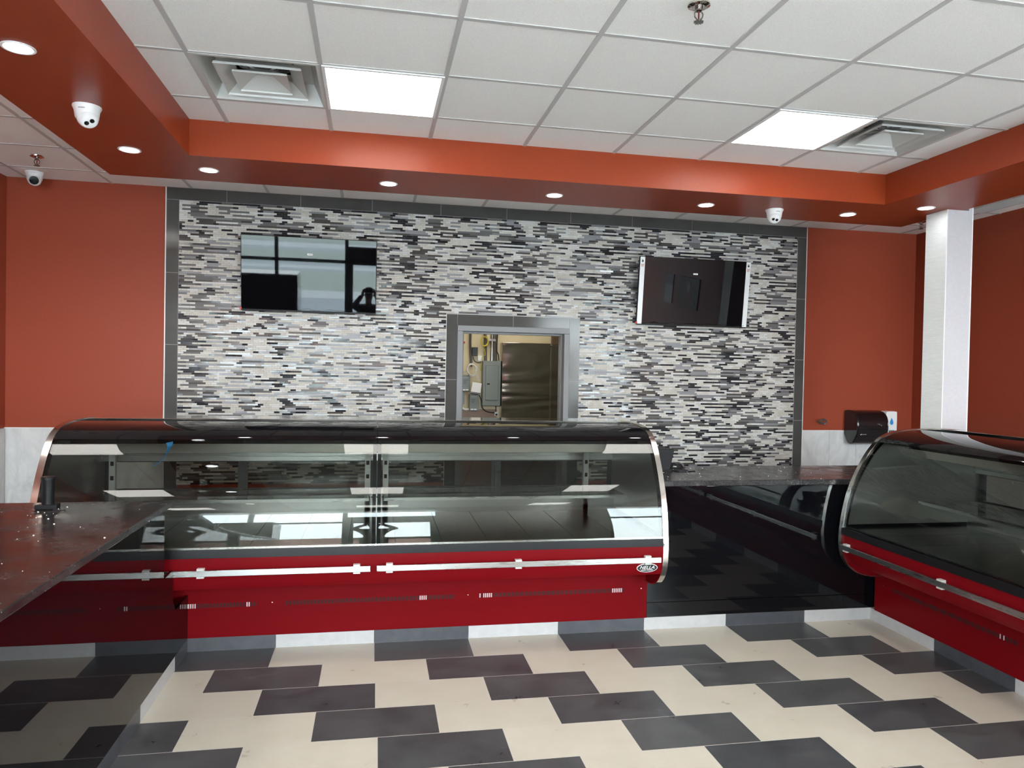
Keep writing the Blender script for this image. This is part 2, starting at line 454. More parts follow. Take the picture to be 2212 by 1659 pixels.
# ---- back wall frame: local u along the wall, v into the wall, origin on the finished face
WA = math.atan(0.0116)
WO = Vector((0, 1.715 + 0.0116 * 1.738, 0))
def wall_pt(px, py, out=0.0):
    """pixel -> local wall coordinates (u, z) on the plane `out` metres in front of the wall"""
    n = Vector((-math.sin(WA), math.cos(WA), 0))
    d = RC @ Vector(((px - 1106) / FPX, 1, -(py - 829.5) / FPX))
    o = WO - n * out
    t = (o - CAM).dot(n) / d.dot(n)
    p = CAM + d * t - o
    return p.dot(Vector((math.cos(WA), math.sin(WA), 0))), p.z
DU0, DU1, DZ = 0.690, 1.722, 2.168      # door frame outer
UL, UR = XL - 0.02, XR + 0.02
wall = MB()
wall.box(UL - 0.1, DU0 + 0.02, 0, 0.13, 0, H + 0.35); wall.box(DU1 - 0.02, UR + 0.1, 0, 0.13, 0, H + 0.35)
wall.box(DU0 + 0.02, DU1 - 0.02, 0, 0.13, DZ - 0.02, H + 0.35)
wback = struct(wall.build('wall_back', M['orange'])); wback.location = WO; wback.rotation_euler = (0, 0, WA)
# marble wainscot
ws = MB()
for u0, u1 in ((UL, -1.745), (4.115, UR)):
    u = u1 if u0 < 0 else u0
    xs = [u0]
    k = -1.745
    if u0 < 0: xs = [u0, -2.33, u1]
    else: xs = [u0, 4.415, 4.715, 5.015, u1]
    for a, c in zip(xs[:-1], xs[1:]):
        ws.box(a + 0.001, c - 0.001, -0.010, 0, 0, 1.238)
ws.build('marble_wainscot', M['marble'], wback)
e = MB(); e.box(UL, -1.745, -0.012, 0, 1.238, 1.244); e.box(4.115, UR, -0.012, 0, 1.238, 1.244)
e.build('wainscot_edge', M['edge'], wback)
# border tiles
BL0, BL1, BR0, BR1, BT = -1.735, -1.637, 4.016, 4.112, 3.132
bt = MB(); g_ = 0.0015
def btile(u0, u1, z0, z1, m=0): bt.box(u0 + g_, u1 - g_, -0.012, 0, z0 + g_, z1 - g_, m)
jz = [0.0, 0.15, 0.745, 1.34, 1.935, 2.53, BT]
for a, c in zip(jz[:-1], jz[1:]):
    btile(BL0, BL1, a, c); btile(BR0, BR1, a, c)
jx = [BL0, -1.265, -0.67, -0.072, 0.524, 1.118, 1.714, 2.308, 2.905, 3.50, BR1]
for a, c in zip(jx[:-1], jx[1:]): btile(a, c, BT, H)
# border round the doorway
EU0, EU1, EZ = 0.592, 1.822, 2.268
for a, c in ((0, 0.49), (0.49, 1.087), (1.087, 1.684), (1.684, EZ)):
    btile(EU0, DU0, a, c); btile(DU1, EU1, a, c)
btile(DU0, 1.196, DZ, EZ); btile(1.196, DU1, DZ, EZ)
bt.build('border_tiles', M['border'], wback)
gb = MB()
for a in ((BL0, BL1, 0, BT), (BR0, BR1, 0, BT), (BL0, BR1, BT, H), (EU0, DU0, 0, EZ), (DU1, EU1, 0, EZ), (DU0, DU1, DZ, EZ)):
    gb.box(a[0], a[1], -0.0095, 0, a[2], a[3])
gb.build('border_grout', M['grout'], wback)
es = MB(); es.box(BL0 - 0.008, BL0, -0.014, 0, 0, H); es.box(BR1, BR1 + 0.006, -0.014, 0, 0, H)
es.box(EU0 - 0.003, EU0, -0.0125, 0, 0, EZ); es.box(EU0 - 0.003, EU1, -0.0125, 0, EZ, EZ + 0.003)
es.build('edge_strip', M['edge'], wback)
# mosaic
rng = random.Random(11)
PITCHZ = 0.01585; U = 0.0441; GAP = 0.0016
mats_m = [M['groutd'], M['m_cream'], M['m_white'], M['m_dark'], M['m_taupe'], M['m_grey'], M['m_silver']]
seqs = []
for k in range(9):
    q = []
    while sum(l for l, _ in q) < 22:
        r = rng.random()
        if r < 0.38:
            for _ in range(rng.choice((1, 2, 2, 3))): q.append((rng.choice((1, 1, 1, 2)), 'L'))
        elif r < 0.55: q.append((1, 'D'))
        elif r < 0.63: q.append((2, 'D'))
        elif r < 0.84: q.append((rng.choice((2, 3)), 'T'))
        else: q.append((rng.choice((2, 3, 4)), 'S'))
    seqs.append(q)
MZ0 = 0.78
mo = MB(); vs, fs, ms = [], [], []
def addtile(u0, u1, z0, z1, mi):
    tx = rng.gauss(0, 0.0004) if mi >= 3 else 0; tz = rng.gauss(0, 0.0003) if mi >= 3 else 0
    y = -0.0075
    b0 = len(vs)
    vs.extend([(u0, y - tx - tz, z0), (u1, y + tx - tz, z0), (u1, y + tx + tz, z1), (u0, y - tx + tz, z1),
               (u0, 0, z0), (u1, 0, z0), (u1, 0, z1), (u0, 0, z1)])
    for q in ((0, 1, 2, 3), (0, 4, 5, 1), (1, 5, 6, 2), (2, 6, 7, 3), (3, 7, 4, 0)):
        fs.append([b0 + i for i in q]); ms.append(mi)
nrow = int((BT - MZ0) / PITCHZ)
shift = 0.0
for rI in range(nrow + 1):
    z0 = BT - (rI + 1) * PITCHZ; z1 = z0 + PITCHZ - GAP
    q = seqs[(rI * 4 + (rI // 5)) % 9]
    shift += U * 0.5 * (1 if (rI // 7) % 2 == 0 else -1) + (U * rng.choice((0, 0, 0, 1, -1)))
    u = BL1 - U * 22 + (shift % (U * 22)) - U * 22
    i = rng.randrange(len(q)) if rng.random() < 0.25 else 0
    while u < BR0:
        l, c = q[i % len(q)]; i += 1
        ue = u + l * U
        a, e2 = max(u, BL1), min(ue, BR0)
        # leave out the doorway
        segs = [(a, e2)]
        if z0 < EZ:
            segs = []
            if a < EU0: segs.append((a, min(e2, EU0)))
            if e2 > EU1: segs.append((max(a, EU1), e2))
        mi = {'L': rng.choice((1, 1, 2)), 'D': 3, 'T': rng.choice((4, 4, 5)), 'S': rng.choice((6, 6, 5))}[c]
        for a, e2 in segs:
            if e2 - a > 0.006: addtile(a + GAP / 2, e2 - GAP / 2, z0, z1, mi)
        u = ue
mo.v, mo.f, mo.m, mo.s = vs, fs, ms, [False] * len(fs)
mo.box(BL1, EU0, -0.0045, 0, MZ0, BT); mo.box(EU1, BR0, -0.0045, 0, MZ0, BT); mo.box(EU0, EU1, -0.0045, 0, EZ, BT)
mo.build('mosaic_tiles', mats_m, wback)
b = MB(); b.box(-0.6, DU0 + 0.02, 0.131, 0.14, 0, 3.0); b.box(DU1 - 0.02, 3.6, 0.131, 0.14, 0, 3.0); b.box(DU0 + 0.02, DU1 - 0.02, 0.131, 0.14, DZ - 0.02, 3.0)
b.build('back_lining', mat('drab_lining', (0.25, 0.25, 0.22), 0.6), wback)  # unseen lining added so the cooler steel mirrors a drab tone
# ---- doorway frame
dr = MB(); FW = 0.05
for u0, u1 in ((DU0, DU0 + FW), (DU1 - FW, DU1)): dr.box(u0, u1, -0.03, 0.16, 0, DZ - FW)
dr.prism([(DU0, DZ), (DU1, DZ), (DU1, DZ - FW), (DU0, DZ - FW)], 1, -0.03, 0.16)
dframe = struct(dr.build('door_1', M['frame'], bevel=0.003)); dframe.location = WO; dframe.rotation_euler = (0, 0, WA)
st = MB(); st.box(DU0 + FW, DU0 + FW + 0.016, 0.05, 0.115, 0, DZ - FW - 0.016); st.box(DU1 - FW - 0.016, DU1 - FW, 0.05, 0.115, 0, DZ - FW - 0.016)
st.box(DU0 + FW, DU1 - FW, 0.05, 0.115, DZ - FW - 0.016, DZ - FW)
st.build('door_stop', M['frame'], dframe)
# ---- side walls, front wall
b = MB(); b.box(XL - 0.12, XL, FRONT, 1.9, 0, H + 0.35); wl_ = struct(b.build('wall_left', M['orange']))
b = MB()
for k in range(-13, 3):
    y1 = 1.68 - 0.605 * (2 - k); b.box(XL, XL + 0.010, max(y1 - 0.604, FRONT), y1 - 0.001, 0, 1.238)
b.build('marble_wainscot', M['marble'], wl_)
b = MB(); b.box(XR, XR + 0.12, FRONT, 1.9, 0, H + 0.35); wr_ = struct(b.build('wall_right', M['orange']))
b = MB()
for k in range(0, 15):
    y1 = 1.78 - 0.605 * k; b.box(XR - 0.010, XR, max(y1 - 0.604, FRONT), y1 - 0.001, 0, 1.238)
b.build('marble_wainscot', M['marble'], wr_)
b = MB(); b.box(XL - 0.12, XR + 0.12, FRONT - 0.15, FRONT, 3.0, H + 0.35); b.box(XL - 0.12, XR + 0.12, FRONT - 0.15, FRONT, -0.06, 0.1)
struct(b.build('wall_front', M['mull']))
# storefront windows: bays between mullions
b = MB(); b.box(0.90, 3.45, FRONT - 0.15, FRONT + 0.02, 0.0, H + 0.1); struct(b.build('wall_front', M['orange']))
MX = [(XL, -1.70), (-1.70, -0.42), (-0.42, 0.90), (3.45, XR)]
for i, (x0, x1) in enumerate(MX):
    isdoor = i == 2
    nm = 'door_2' if isdoor else 'window_%d' % min(i + 1, 3)
    b = MB(); t_ = 0.032
    b.box(x0, x0 + t_, FRONT - 0.11, FRONT, 0.1, 3.0); b.box(x1 - t_, x1, FRONT - 0.11, FRONT, 0.1, 3.0)
    b.box(x0 + t_, x1 - t_, FRONT - 0.11, FRONT, 0.1, 0.15); b.box(x0 + t_, x1 - t_, FRONT - 0.11, FRONT, 2.95, 3.0)
    if isdoor:
        b.box(x0 + t_, x1 - t_, FRONT - 0.11, FRONT, 2.08, 2.42)
        b.box(x0 + t_, x0 + t_ + 0.09, FRONT - 0.08, FRONT - 0.03, 0.15, 2.08); b.box(x1 - t_ - 0.09, x1 - t_, FRONT - 0.08, FRONT - 0.03, 0.15, 2.08)
        b.box(x0 + t_ + 0.09, x1 - t_ - 0.09, FRONT - 0.08, FRONT - 0.03, 0.95, 1.05)
    else:
        b.box(x0 + t_, x1 - t_, FRONT - 0.11, FRONT, 2.10, 2.16)
    o = struct(b.build(nm, M['mull']))
    p = MB(); p.box(x0 + t_, x1 - t_, FRONT - 0.058, FRONT - 0.052, 0.15, 2.95)
    p.build('pane', M['clear'], o)
# outside ground
def ground(n, x0, x1, y0, y1, z, m):
    b = MB(); b.box(x0, x1, y0, y1, z - 0.05, z); return struct(b.build(n, m))
ground('ground', -60, 60, -90, FRONT - 0.15, -0.03, M['asphalt'])
for k, (y0, y1, m_) in enumerate(((-11.2, -6.46, 'bounce_strip'), (-21, -18.5, 'walk'), (-30, -21, 'grass'), (-33.5, -31.5, 'walk'), (-48, -36, 'grass'), (-60, -52, 'walk'), (-88, -62, 'grass'))):
    ground('ground', -60, 60, y0, y1, -0.01, M[m_])
b = MB(); b.box(-30, 30, -96, -90, -0.03, 5.5); struct(b.build('wall_far', M['brick']))

# ---- ceiling
CGX, CGY, CT, CR = 0.3096, -1.6867, 0.6096, 0.0068
cM = Matrix.Translation((CGX, CGY, H)) @ Matrix.Rotation(CR, 4, 'Z')
vent_cells = [(-2, 1), (4, 1)]
led_cells = [(-1, 1), (3, 1), (-5, 1), (-5, -3), (-1, -3), (3, -3), (-5, -7), (-1, -7), (3, -7)]
b = MB(); b.M = cM
bar = MB(); bar.M = cM
for i in range(-6, 10):
    for j in range(-10, 7):
        x0, y0 = i * CT, j * CT
        if (i, j) in vent_cells: continue
        b.box(x0 + 0.002, x0 + CT - 0.002, y0 + 0.002, y0 + CT - 0.002, 0.003, 0.018)
for i in range(-6, 11): bar.box(i * CT - 0.012, i * CT + 0.012, -10 * CT, 7 * CT, -0.001, 0.0045)
for j in range(-10, 8): bar.box(-6 * CT, 10 * CT, j * CT - 0.0115, j * CT + 0.0115, -0.0008, 0.0045)
ceil = struct(b.build('ceiling', M['ctile']))
bar.build('grid_bars', M['tbar'], ceil)
# wall angle of the ceiling
b = MB(); b.box(XL, XR, 1.69, 1.70, H - 0.004, H)
b2 = MB(); b2.box(XL - 0.1, XR + 0.1, FRONT - 0.1, 1.95, H + 0.33, H + 0.36)
b2.build('upper_slab', M['darkduct'], ceil)

# ---- bulkhead (dropped soffit ring)
def iy(x): return -0.086 + 0.008 * (x + 1.13)
def oy(x): return 0.519 + 0.0145 * (x + 1.77)
BZ = 3.02
b = MB()
b.prism([(-1.77, oy(-1.77)), (-1.77, FRONT), (-1.125, FRONT), (-1.135, iy(-1.135))], 2, BZ, H + 0.01)
b.prism([(3.572, iy(3.572)), (3.68, FRONT), (4.30, FRONT), (4.225, oy(4.225))], 2, BZ, H + 0.01)
b.prism([(-1.77, oy(-1.77)), (-1.135, iy(-1.135)), (3.572, iy(3.572)), (4.225, oy(4.225))], 2, BZ, H + 0.01)
struct(b.build('trim_1', M['bulk']))

# ---- tiled kick under the counters (alternating dark and light tiles)
def kick_back():
    b = MB()
    us = [-1.86, -1, 0, 1, 2, 3, 4, 5, 5.875]
    for k, (a, c) in enumerate(zip(us[:-1], us[1:])):
        dk_ = (int(math.floor(a + 1e-6)) % 2 == 0)
        b.box(a * TU + 0.0012, c * TU - 0.0012, 0, 0.012, 0, 0.0835, 1 if dk_ else 0)
    return b.build('baseboard_back', [M['ktl'], M['ktd']])
struct(kick_back())
b = MB()
ys = [0.0, -0.286, -0.912, -1.214, -1.83, -2.44, -3.05, -3.66, -4.27, -4.9]
for k, (a, c) in enumerate(zip(ys[:-1], ys[1:])):
    b.box(-1.142, -1.130, c + 0.0012, a - 0.0012, 0, 0.0835, 1 if k in (0, 2, 3, 5, 6, 8) else 0)
struct(b.build('baseboard_left', [M['ktl'], M['ktd']]))
b = MB()
ys = [0.0, -0.31, -0.625, -0.925, -1.236, -1.54, -1.85, -2.46, -3.07, -3.68, -4.2]
for k, (a, c) in enumerate(zip(ys[:-1], ys[1:])):
    b.box(3.577, 3.589, c + 0.0012, a - 0.0012, 0, 0.0835, 1 if k in (2, 3, 6, 8) else 0)
struct(b.build('baseboard_right', [M['ktl'], M['ktd']]))

# ---- column
b = MB(); b.box(4.092, 4.312, -0.043, 0.165, 0, BZ - 0.0005)
b.box(4.235, 4.312, -0.043, 0.165, BZ - 0.0005, H)
colm = thing('column', 'square white column rising behind the right display case to the red bulkhead', 'column', (4.2, 0.06, 0))
b = MB(); b.box(-0.1055, 0.1085, -0.103, 0.105, 0, BZ - 0.001); b.box(0.075, 0.1085, -0.103, 0.105, BZ - 0.001, H - 0.002)
b.build('shaft', M['whitep'], colm, bevel=0.002)
b = MB(); b.box(-0.109, -0.1057, -0.098, 0.105, 0, BZ - 0.002); b.build('side_panel', M['whiteg'], colm)
b = MB(); b.box(-0.111, -0.104, -0.1055, -0.0985, 0, BZ - 0.002); b.box(0.104, 0.111, -0.1055, -0.0985, 0, H - 0.003)
b.build('corner_trim', M['white'], colm)

# ================================================================== CEILING THINGS
LEDL = {(-1, 1): 'lit square LED ceiling panel above the bare-edged television, beside an air vent',
        (3, 1): 'lit square LED ceiling panel above the film-edged television, beside an air vent',
        (-5, 1): 'lit LED panel in the aisle ceiling over the marble wall, mirrored in the case glass',
        (-5, -3): 'lit LED panel second along the aisle ceiling over the marble wall, seen only in reflections',
        (-5, -7): 'lit LED panel third along the aisle ceiling nearest the storefront, seen only in reflections',
        (-1, -3): 'lit LED ceiling panel in the second row over the floor, opposite the bare-edged television',
        (3, -3): 'lit LED ceiling panel in the second row over the floor, opposite the film-edged television',
        (-1, -7): 'lit LED ceiling panel in the row nearest the storefront, opposite the bare-edged television',
        (3, -7): 'lit LED ceiling panel in the row nearest the storefront, opposite the film-edged television'}
led0 = None
for (i, j) in led_cells:
    p = cM @ Vector(((i + 0.5) * CT, (j + 0.5) * CT, -0.001))
    if led0 is None:
        led0 = thing('ceiling_light_panel', LEDL[(i, j)], 'ceiling light', p, CR, 'LED ceiling panels')
        b = MB(); h = 0.3; k = 0.284
        for a in ((-h, h, -h, -k), (-h, h, k, h), (-h, -k, -k, k), (k, h, -k, k)): b.box(*a, -0.006, 0.002)
        b.build('frame', M['white'], led0)
        b = MB(); b.box(-k, k, -k, k, -0.004, 0.001); b.build('diffuser', M['led'], led0)
    else: dup(led0, p, LEDL[(i, j)])
VL = {(-2, 1): 'square grey ceiling air vent near the bulkhead corner that carries the dome camera', (4, 1): 'square grey ceiling air vent near the white column'}
v0 = None
for (i, j) in vent_cells:
    p = cM @ Vector(((i + 0.5) * CT, (j + 0.5) * CT, 0))
    if v0 is None:
        v0 = thing('ceiling_vent', VL[(i, j)], 'air vent', p, CR, 'ceiling air vents')
        b = MB(); h = 0.300; k = 0.283
        for a in ((-h, h, -h, -k), (-h, h, k, h), (-h, -k, -k, k), (k, h, -k, k)): b.box(*a, -0.003, 0.004)
        b.build('frame', M['pan'], v0)
        b = MB(); b.frustum((0, 0), 0.283, 0.003, 0.235, 0.10, 0.003); b.frustum((0, 0), 0.235, 0.10, 0.150, 0.105, 0.003)
        b.build('pan', M['pan'], v0)
        b = MB(); b.lathe([(0.152, 0.10), (0.150, 0.14), (0.156, 0.16), (0.150, 0.18), (0.156, 0.2), (0.15, 0.26), (0.0, 0.26)], 24)
        b.build('duct', M['foil'], v0)
        b = MB(); b.frustum((0, 0), 0.205, 0.006, 0.135, 0.058, 0.003); b.frustum((0, 0), 0.205, 0.006, 0.208, -0.004, 0.003)
        b.build('louver', M['pan'], v0)
        b = MB(); b.frustum((0, 0), 0.130, 0.002, 0.045, 0.050, 0.0, 0); b.frustum((0, 0), 0.130, 0.002, 0.132, -0.006, 0.002)
        b.lathe([(0.0, 0.048), (0.008, 0.048), (0.008, 0.052)], 10)
        b.build('center_plate', M['pan'], v0)
        b = MB()
        for sx in (-1, 1):
            for sy in (-1, 1):
                b.tube([(sx * 0.03, sy * 0.03, 0.05), (sx * 0.13, sy * 0.13, 0.06), (sx * 0.19, sy * 0.19, 0.104)], 0.005, 6)
        b.build('bracket', M['pan'], v0)
    else: dup(v0, p, VL[(i, j)])
# downlights
DL = [((-1.438, -1.50), 'recessed round downlight on the bulkhead side before the white turret camera'),
      ((-1.453, -0.12), 'recessed round downlight just beyond the turret camera, before the bulkhead corner'),
      ((-1.09, 0.229), 'recessed round downlight at the bulkhead corner above the grey border of the mosaic'),
      ((0.046, 0.275), 'recessed round downlight above the end of the bare-edged television'),
      ((1.205, 0.30), 'recessed round downlight above the doorway'),
      ((2.353, 0.295), 'recessed round downlight above the film-edged television'),
      ((3.52, 0.302), 'recessed round downlight between the back bulkhead camera and the column'),
      ((3.917, -0.036), 'recessed round downlight touching the top of the white column'),
      ((-1.44, -2.88), 'recessed downlight of the left bulkhead beside the viewer, out of view'),
      ((-1.44, -4.26), 'recessed downlight of the left bulkhead behind the viewer, out of view'),
      ((3.95, -1.42), 'recessed downlight of the right bulkhead above the right display case, out of view'),
      ((3.97, -2.8), 'recessed downlight of the right bulkhead beside the viewer, out of view'),
      ((3.99, -4.2), 'recessed downlight of the right bulkhead behind the viewer, out of view')]
d0 = None
for (x, y), lab in DL:
    if d0 is None:
        d0 = thing('downlight', lab, 'downlight', (x, y, BZ), 0, 'bulkhead downlights')
        b = MB(); b.lathe([(0.061, 0.0), (0.063, -0.003), (0.060, -0.006), (0.052, -0.005), (0.049, -0.001)], 36)
        b.build('trim_ring', M['white'], d0)
        b = MB(); b.lathe([(0.050, -0.003), (0.03, -0.0035), (0.0, -0.0035)], 36); b.build('diffuser', M['down'], d0)
    else: dup(d0, (x, y, BZ), lab)
# sprinklers
def sprinkler(loc, lab):
    t = thing('fire_sprinkler', lab, 'sprinkler', loc, 0, 'ceiling sprinklers')
    b = MB(); b.lathe([(0.0, 0), (0.045, 0.0), (0.044, -0.006), (0.030, -0.012), (0.022, -0.012), (0.0, -0.010)], 28); b.build('escutcheon', M['polish'], t)
    b = MB(); b.lathe([(0.014, -0.010), (0.014, -0.026), (0.010, -0.028), (0.0, -0.028)], 16)
    for sx in (-1, 1):
        b.tube([(sx * 0.010, 0, -0.026), (sx * 0.018, 0, -0.036), (sx * 0.016, 0, -0.050), (sx * 0.004, 0, -0.062)], 0.003, 6)
    b.build('body', M['chrome'], t)
    b = MB(); b.lathe([(0.003, -0.028), (0.0035, -0.045), (0.003, -0.060)], 8); b.build('glass_bulb', M['bulb'], t)
    b = MB(); b.lathe([(0.005, -0.060), (0.006, -0.064), (0.018, -0.067), (0.019, -0.069), (0.0, -0.069)], 12)
    for k in range(10):
        a = 2 * PI * k / 10; b.box(0.017 * math.cos(a) - 0.002, 0.017 * math.cos(a) + 0.002, 0.017 * math.sin(a) - 0.002, 0.017 * math.sin(a) + 0.002, -0.072, -0.066)
    b.build('deflector', M['chrome'], t)
    return t
sprinkler((1.22, -2.011, H), 'chrome pendent sprinkler in the main white tiled ceiling')
sprinkler((-2.41, 0.997, H), 'pendent sprinkler in the left aisle ceiling above the corner camera')
sprinkler((4.94, 1.243, H), 'tiny sprinkler in the right aisle ceiling, left of the column top')

# security cameras
def turret(loc, aim, roll, lab, dark=False, scale=1.0):
    t = thing('security_camera', lab, 'security camera', loc, 0, 'turret security cameras')
    t.scale = (scale, scale, scale)
    aimv = Vector(aim).normalized()
    b = MB(); b.lathe([(0.0, 0), (0.064, 0.0), (0.065, -0.006), (0.061, -0.014), (0.057, -0.022), (0.052, -0.058), (0.047, -0.064), (0.0, -0.064)], 40)
    # the skirt is tilted so that the ball can look out on one side
    b.build('base', M['white'], t)
    cen = Vector((aimv.x * 0.016, aimv.y * 0.016, -0.060))
    q = aimv.to_track_quat('Z', 'Y').to_matrix().to_4x4()
    Mb = Matrix.Translation(cen) @ q @ Matrix.Rotation(roll, 4, 'Z')
    R = 0.047
    prof = [(R * math.sin(a), R * math.cos(a)) for a in [PI - PI * k / 22 for k in range(16)]]
    prof = [p_ for p_ in prof if p_[1] < 0.032]
    prof += [(0.0345, 0.033), (0.031, 0.035), (0.0, 0.035)]
    b = MB(); b.M = Mb; b.lathe(prof, 36)
    ball = b.build('ball_housing', M['white'], t)
    if dark:
        b = MB(); b.M = Mb; b.lathe([(0.032, 0.0345), (0.032, 0.0375), (0.012, 0.038), (0.010, 0.036), (0.0, 0.036)], 32); b.build('lens_face', M['blackg'], ball)
    else:
        for sx in (-1, 1):
            b = MB(); b.M = Mb @ Matrix.Translation((sx * 0.0135, 0, 0)); b.lathe([(0.0105, 0.0345), (0.0105, 0.037), (0.008, 0.037), (0.0, 0.0365)], 24)
            b.build('lens', M['blackg'], ball)
    b = MB(); b.M = Matrix.Translation(cen) @ q
    b.tube([(0.0475 * math.cos(a), 0.0475 * math.sin(a), 0.0) for a in [2 * PI * k / 32 for k in range(32)]], 0.0012, 6, closed=True)
    b.build('seam_ring', M['grey'], t)
    fr = Vector((CAM.x - loc[0], CAM.y - loc[1], 0)).normalized()
    side = Vector((-fr.y, fr.x, 0))
    if not dark:
        fr2 = (fr * 0.8 + side * (-0.35)).normalized() if loc[0] < 0 else (fr * 0.85 + side * 0.45).normalized()
        sd = Vector((-fr2.y, fr2.x, 0))
        text_mesh('brand_mark', 'HIKVISION', 0.008, 0.0006, M['inkgrey'], t, plane_mat(fr2 * 0.0578 + Vector((0, 0, -0.024)), sd, (0, 0, 1)), fit=(0.030, 0.0055))
    return t
turret((-1.424, -0.837, BZ), (0.45, -0.62, -0.72), 0.7, 'white turret camera with twin lenses under the bulkhead nearest the lone round downlights')
turret((2.91, 0.306, BZ), (-0.28, -0.72, -0.62), -0.25, 'white turret camera with twin lenses under the back bulkhead')
turret((-2.63, 1.487, H), (0.30, -0.88, -0.35), 0.0, 'white dome camera with black lens face in the left ceiling corner', True)

# linear grille in the right aisle ceiling
t = thing('linear_grille', 'long grey slotted ceiling grille right of the column top', 'air grille', (5.075, 0.0, H))
b = MB(); b.box(-0.105, -0.095, -1.6, 0.80, -0.006, 0.002); b.box(0.095, 0.105, -1.6, 0.80, -0.006, 0.002); b.box(-0.095, 0.095, 0.79, 0.80, -0.006, 0.002)
b.build('frame', M['grey'], t)
b = MB(); b.box(-0.095, 0.095, -1.6, 0.79, 0.0, 0.0025, 0)
for k in range(130): b.box(-0.095, 0.095, -1.6 + k * 0.0184, -1.6 + k * 0.0184 + 0.009, -0.006, 0.0, 1)
b.build('slats', [M['darkduct'], M['grey']], t)

# ================================================================== DISPLAY CASES
PROFILE = [(-0.86, 1.390), (-0.45, 1.407), (-0.22, 1.402), (-0.08, 1.383), (0.028, 1.340), (0.105, 1.265), (0.170, 1.170), (0.228, 1.060), (0.272, 0.950), (0.300, 0.840), (0.318, 0.730), (0.327, 0.620), (0.312, 0.510), (0.265, 0.432), (0.185, 0.375), (0.08, 0.350), (0.0, 0.348)]
def prof_fine(P): return [(p.x, p.y) for p in smooth_curve([(a, c) for a, c in P], 10)]
def sub(Pf, z1, z0):
    """part of the front curve from height z1 down to z0 (front part only)"""
    out = []
    for (a, za), (c, zc) in zip(Pf[10:-1], Pf[11:]):
        if zc > za: continue
        if za <= z1 + 1e-9 and zc >= z0 - 1e-9:
            if not out: out.append((a, za))
            out.append((c, zc))
        elif za > z1 >= zc:
            t = (za - z1) / (za - zc); out.append((a + (c - a) * t, z1))
            if zc >= z0: out.append((c, zc))
            else:
                t = (za - z0) / (za - zc); out.append((a + (c - a) * t, z0)); break
        elif za > z0 >= zc and out:
            t = (za - z0) / (za - zc); out.append((a + (c - a) * t, z0)); break
    return out
def off(pts, o):
    """offset outward (o>0) or inward"""
    res = []
    for i, (d, z) in enumerate(pts):
        a = pts[max(i - 1, 0)]; c = pts[min(i + 1, len(pts) - 1)]
        td, tz = c[0] - a[0], c[1] - a[1]; L = math.hypot(td, tz) or 1
        res.append((d - tz / L * o, z + td / L * o))
    return res
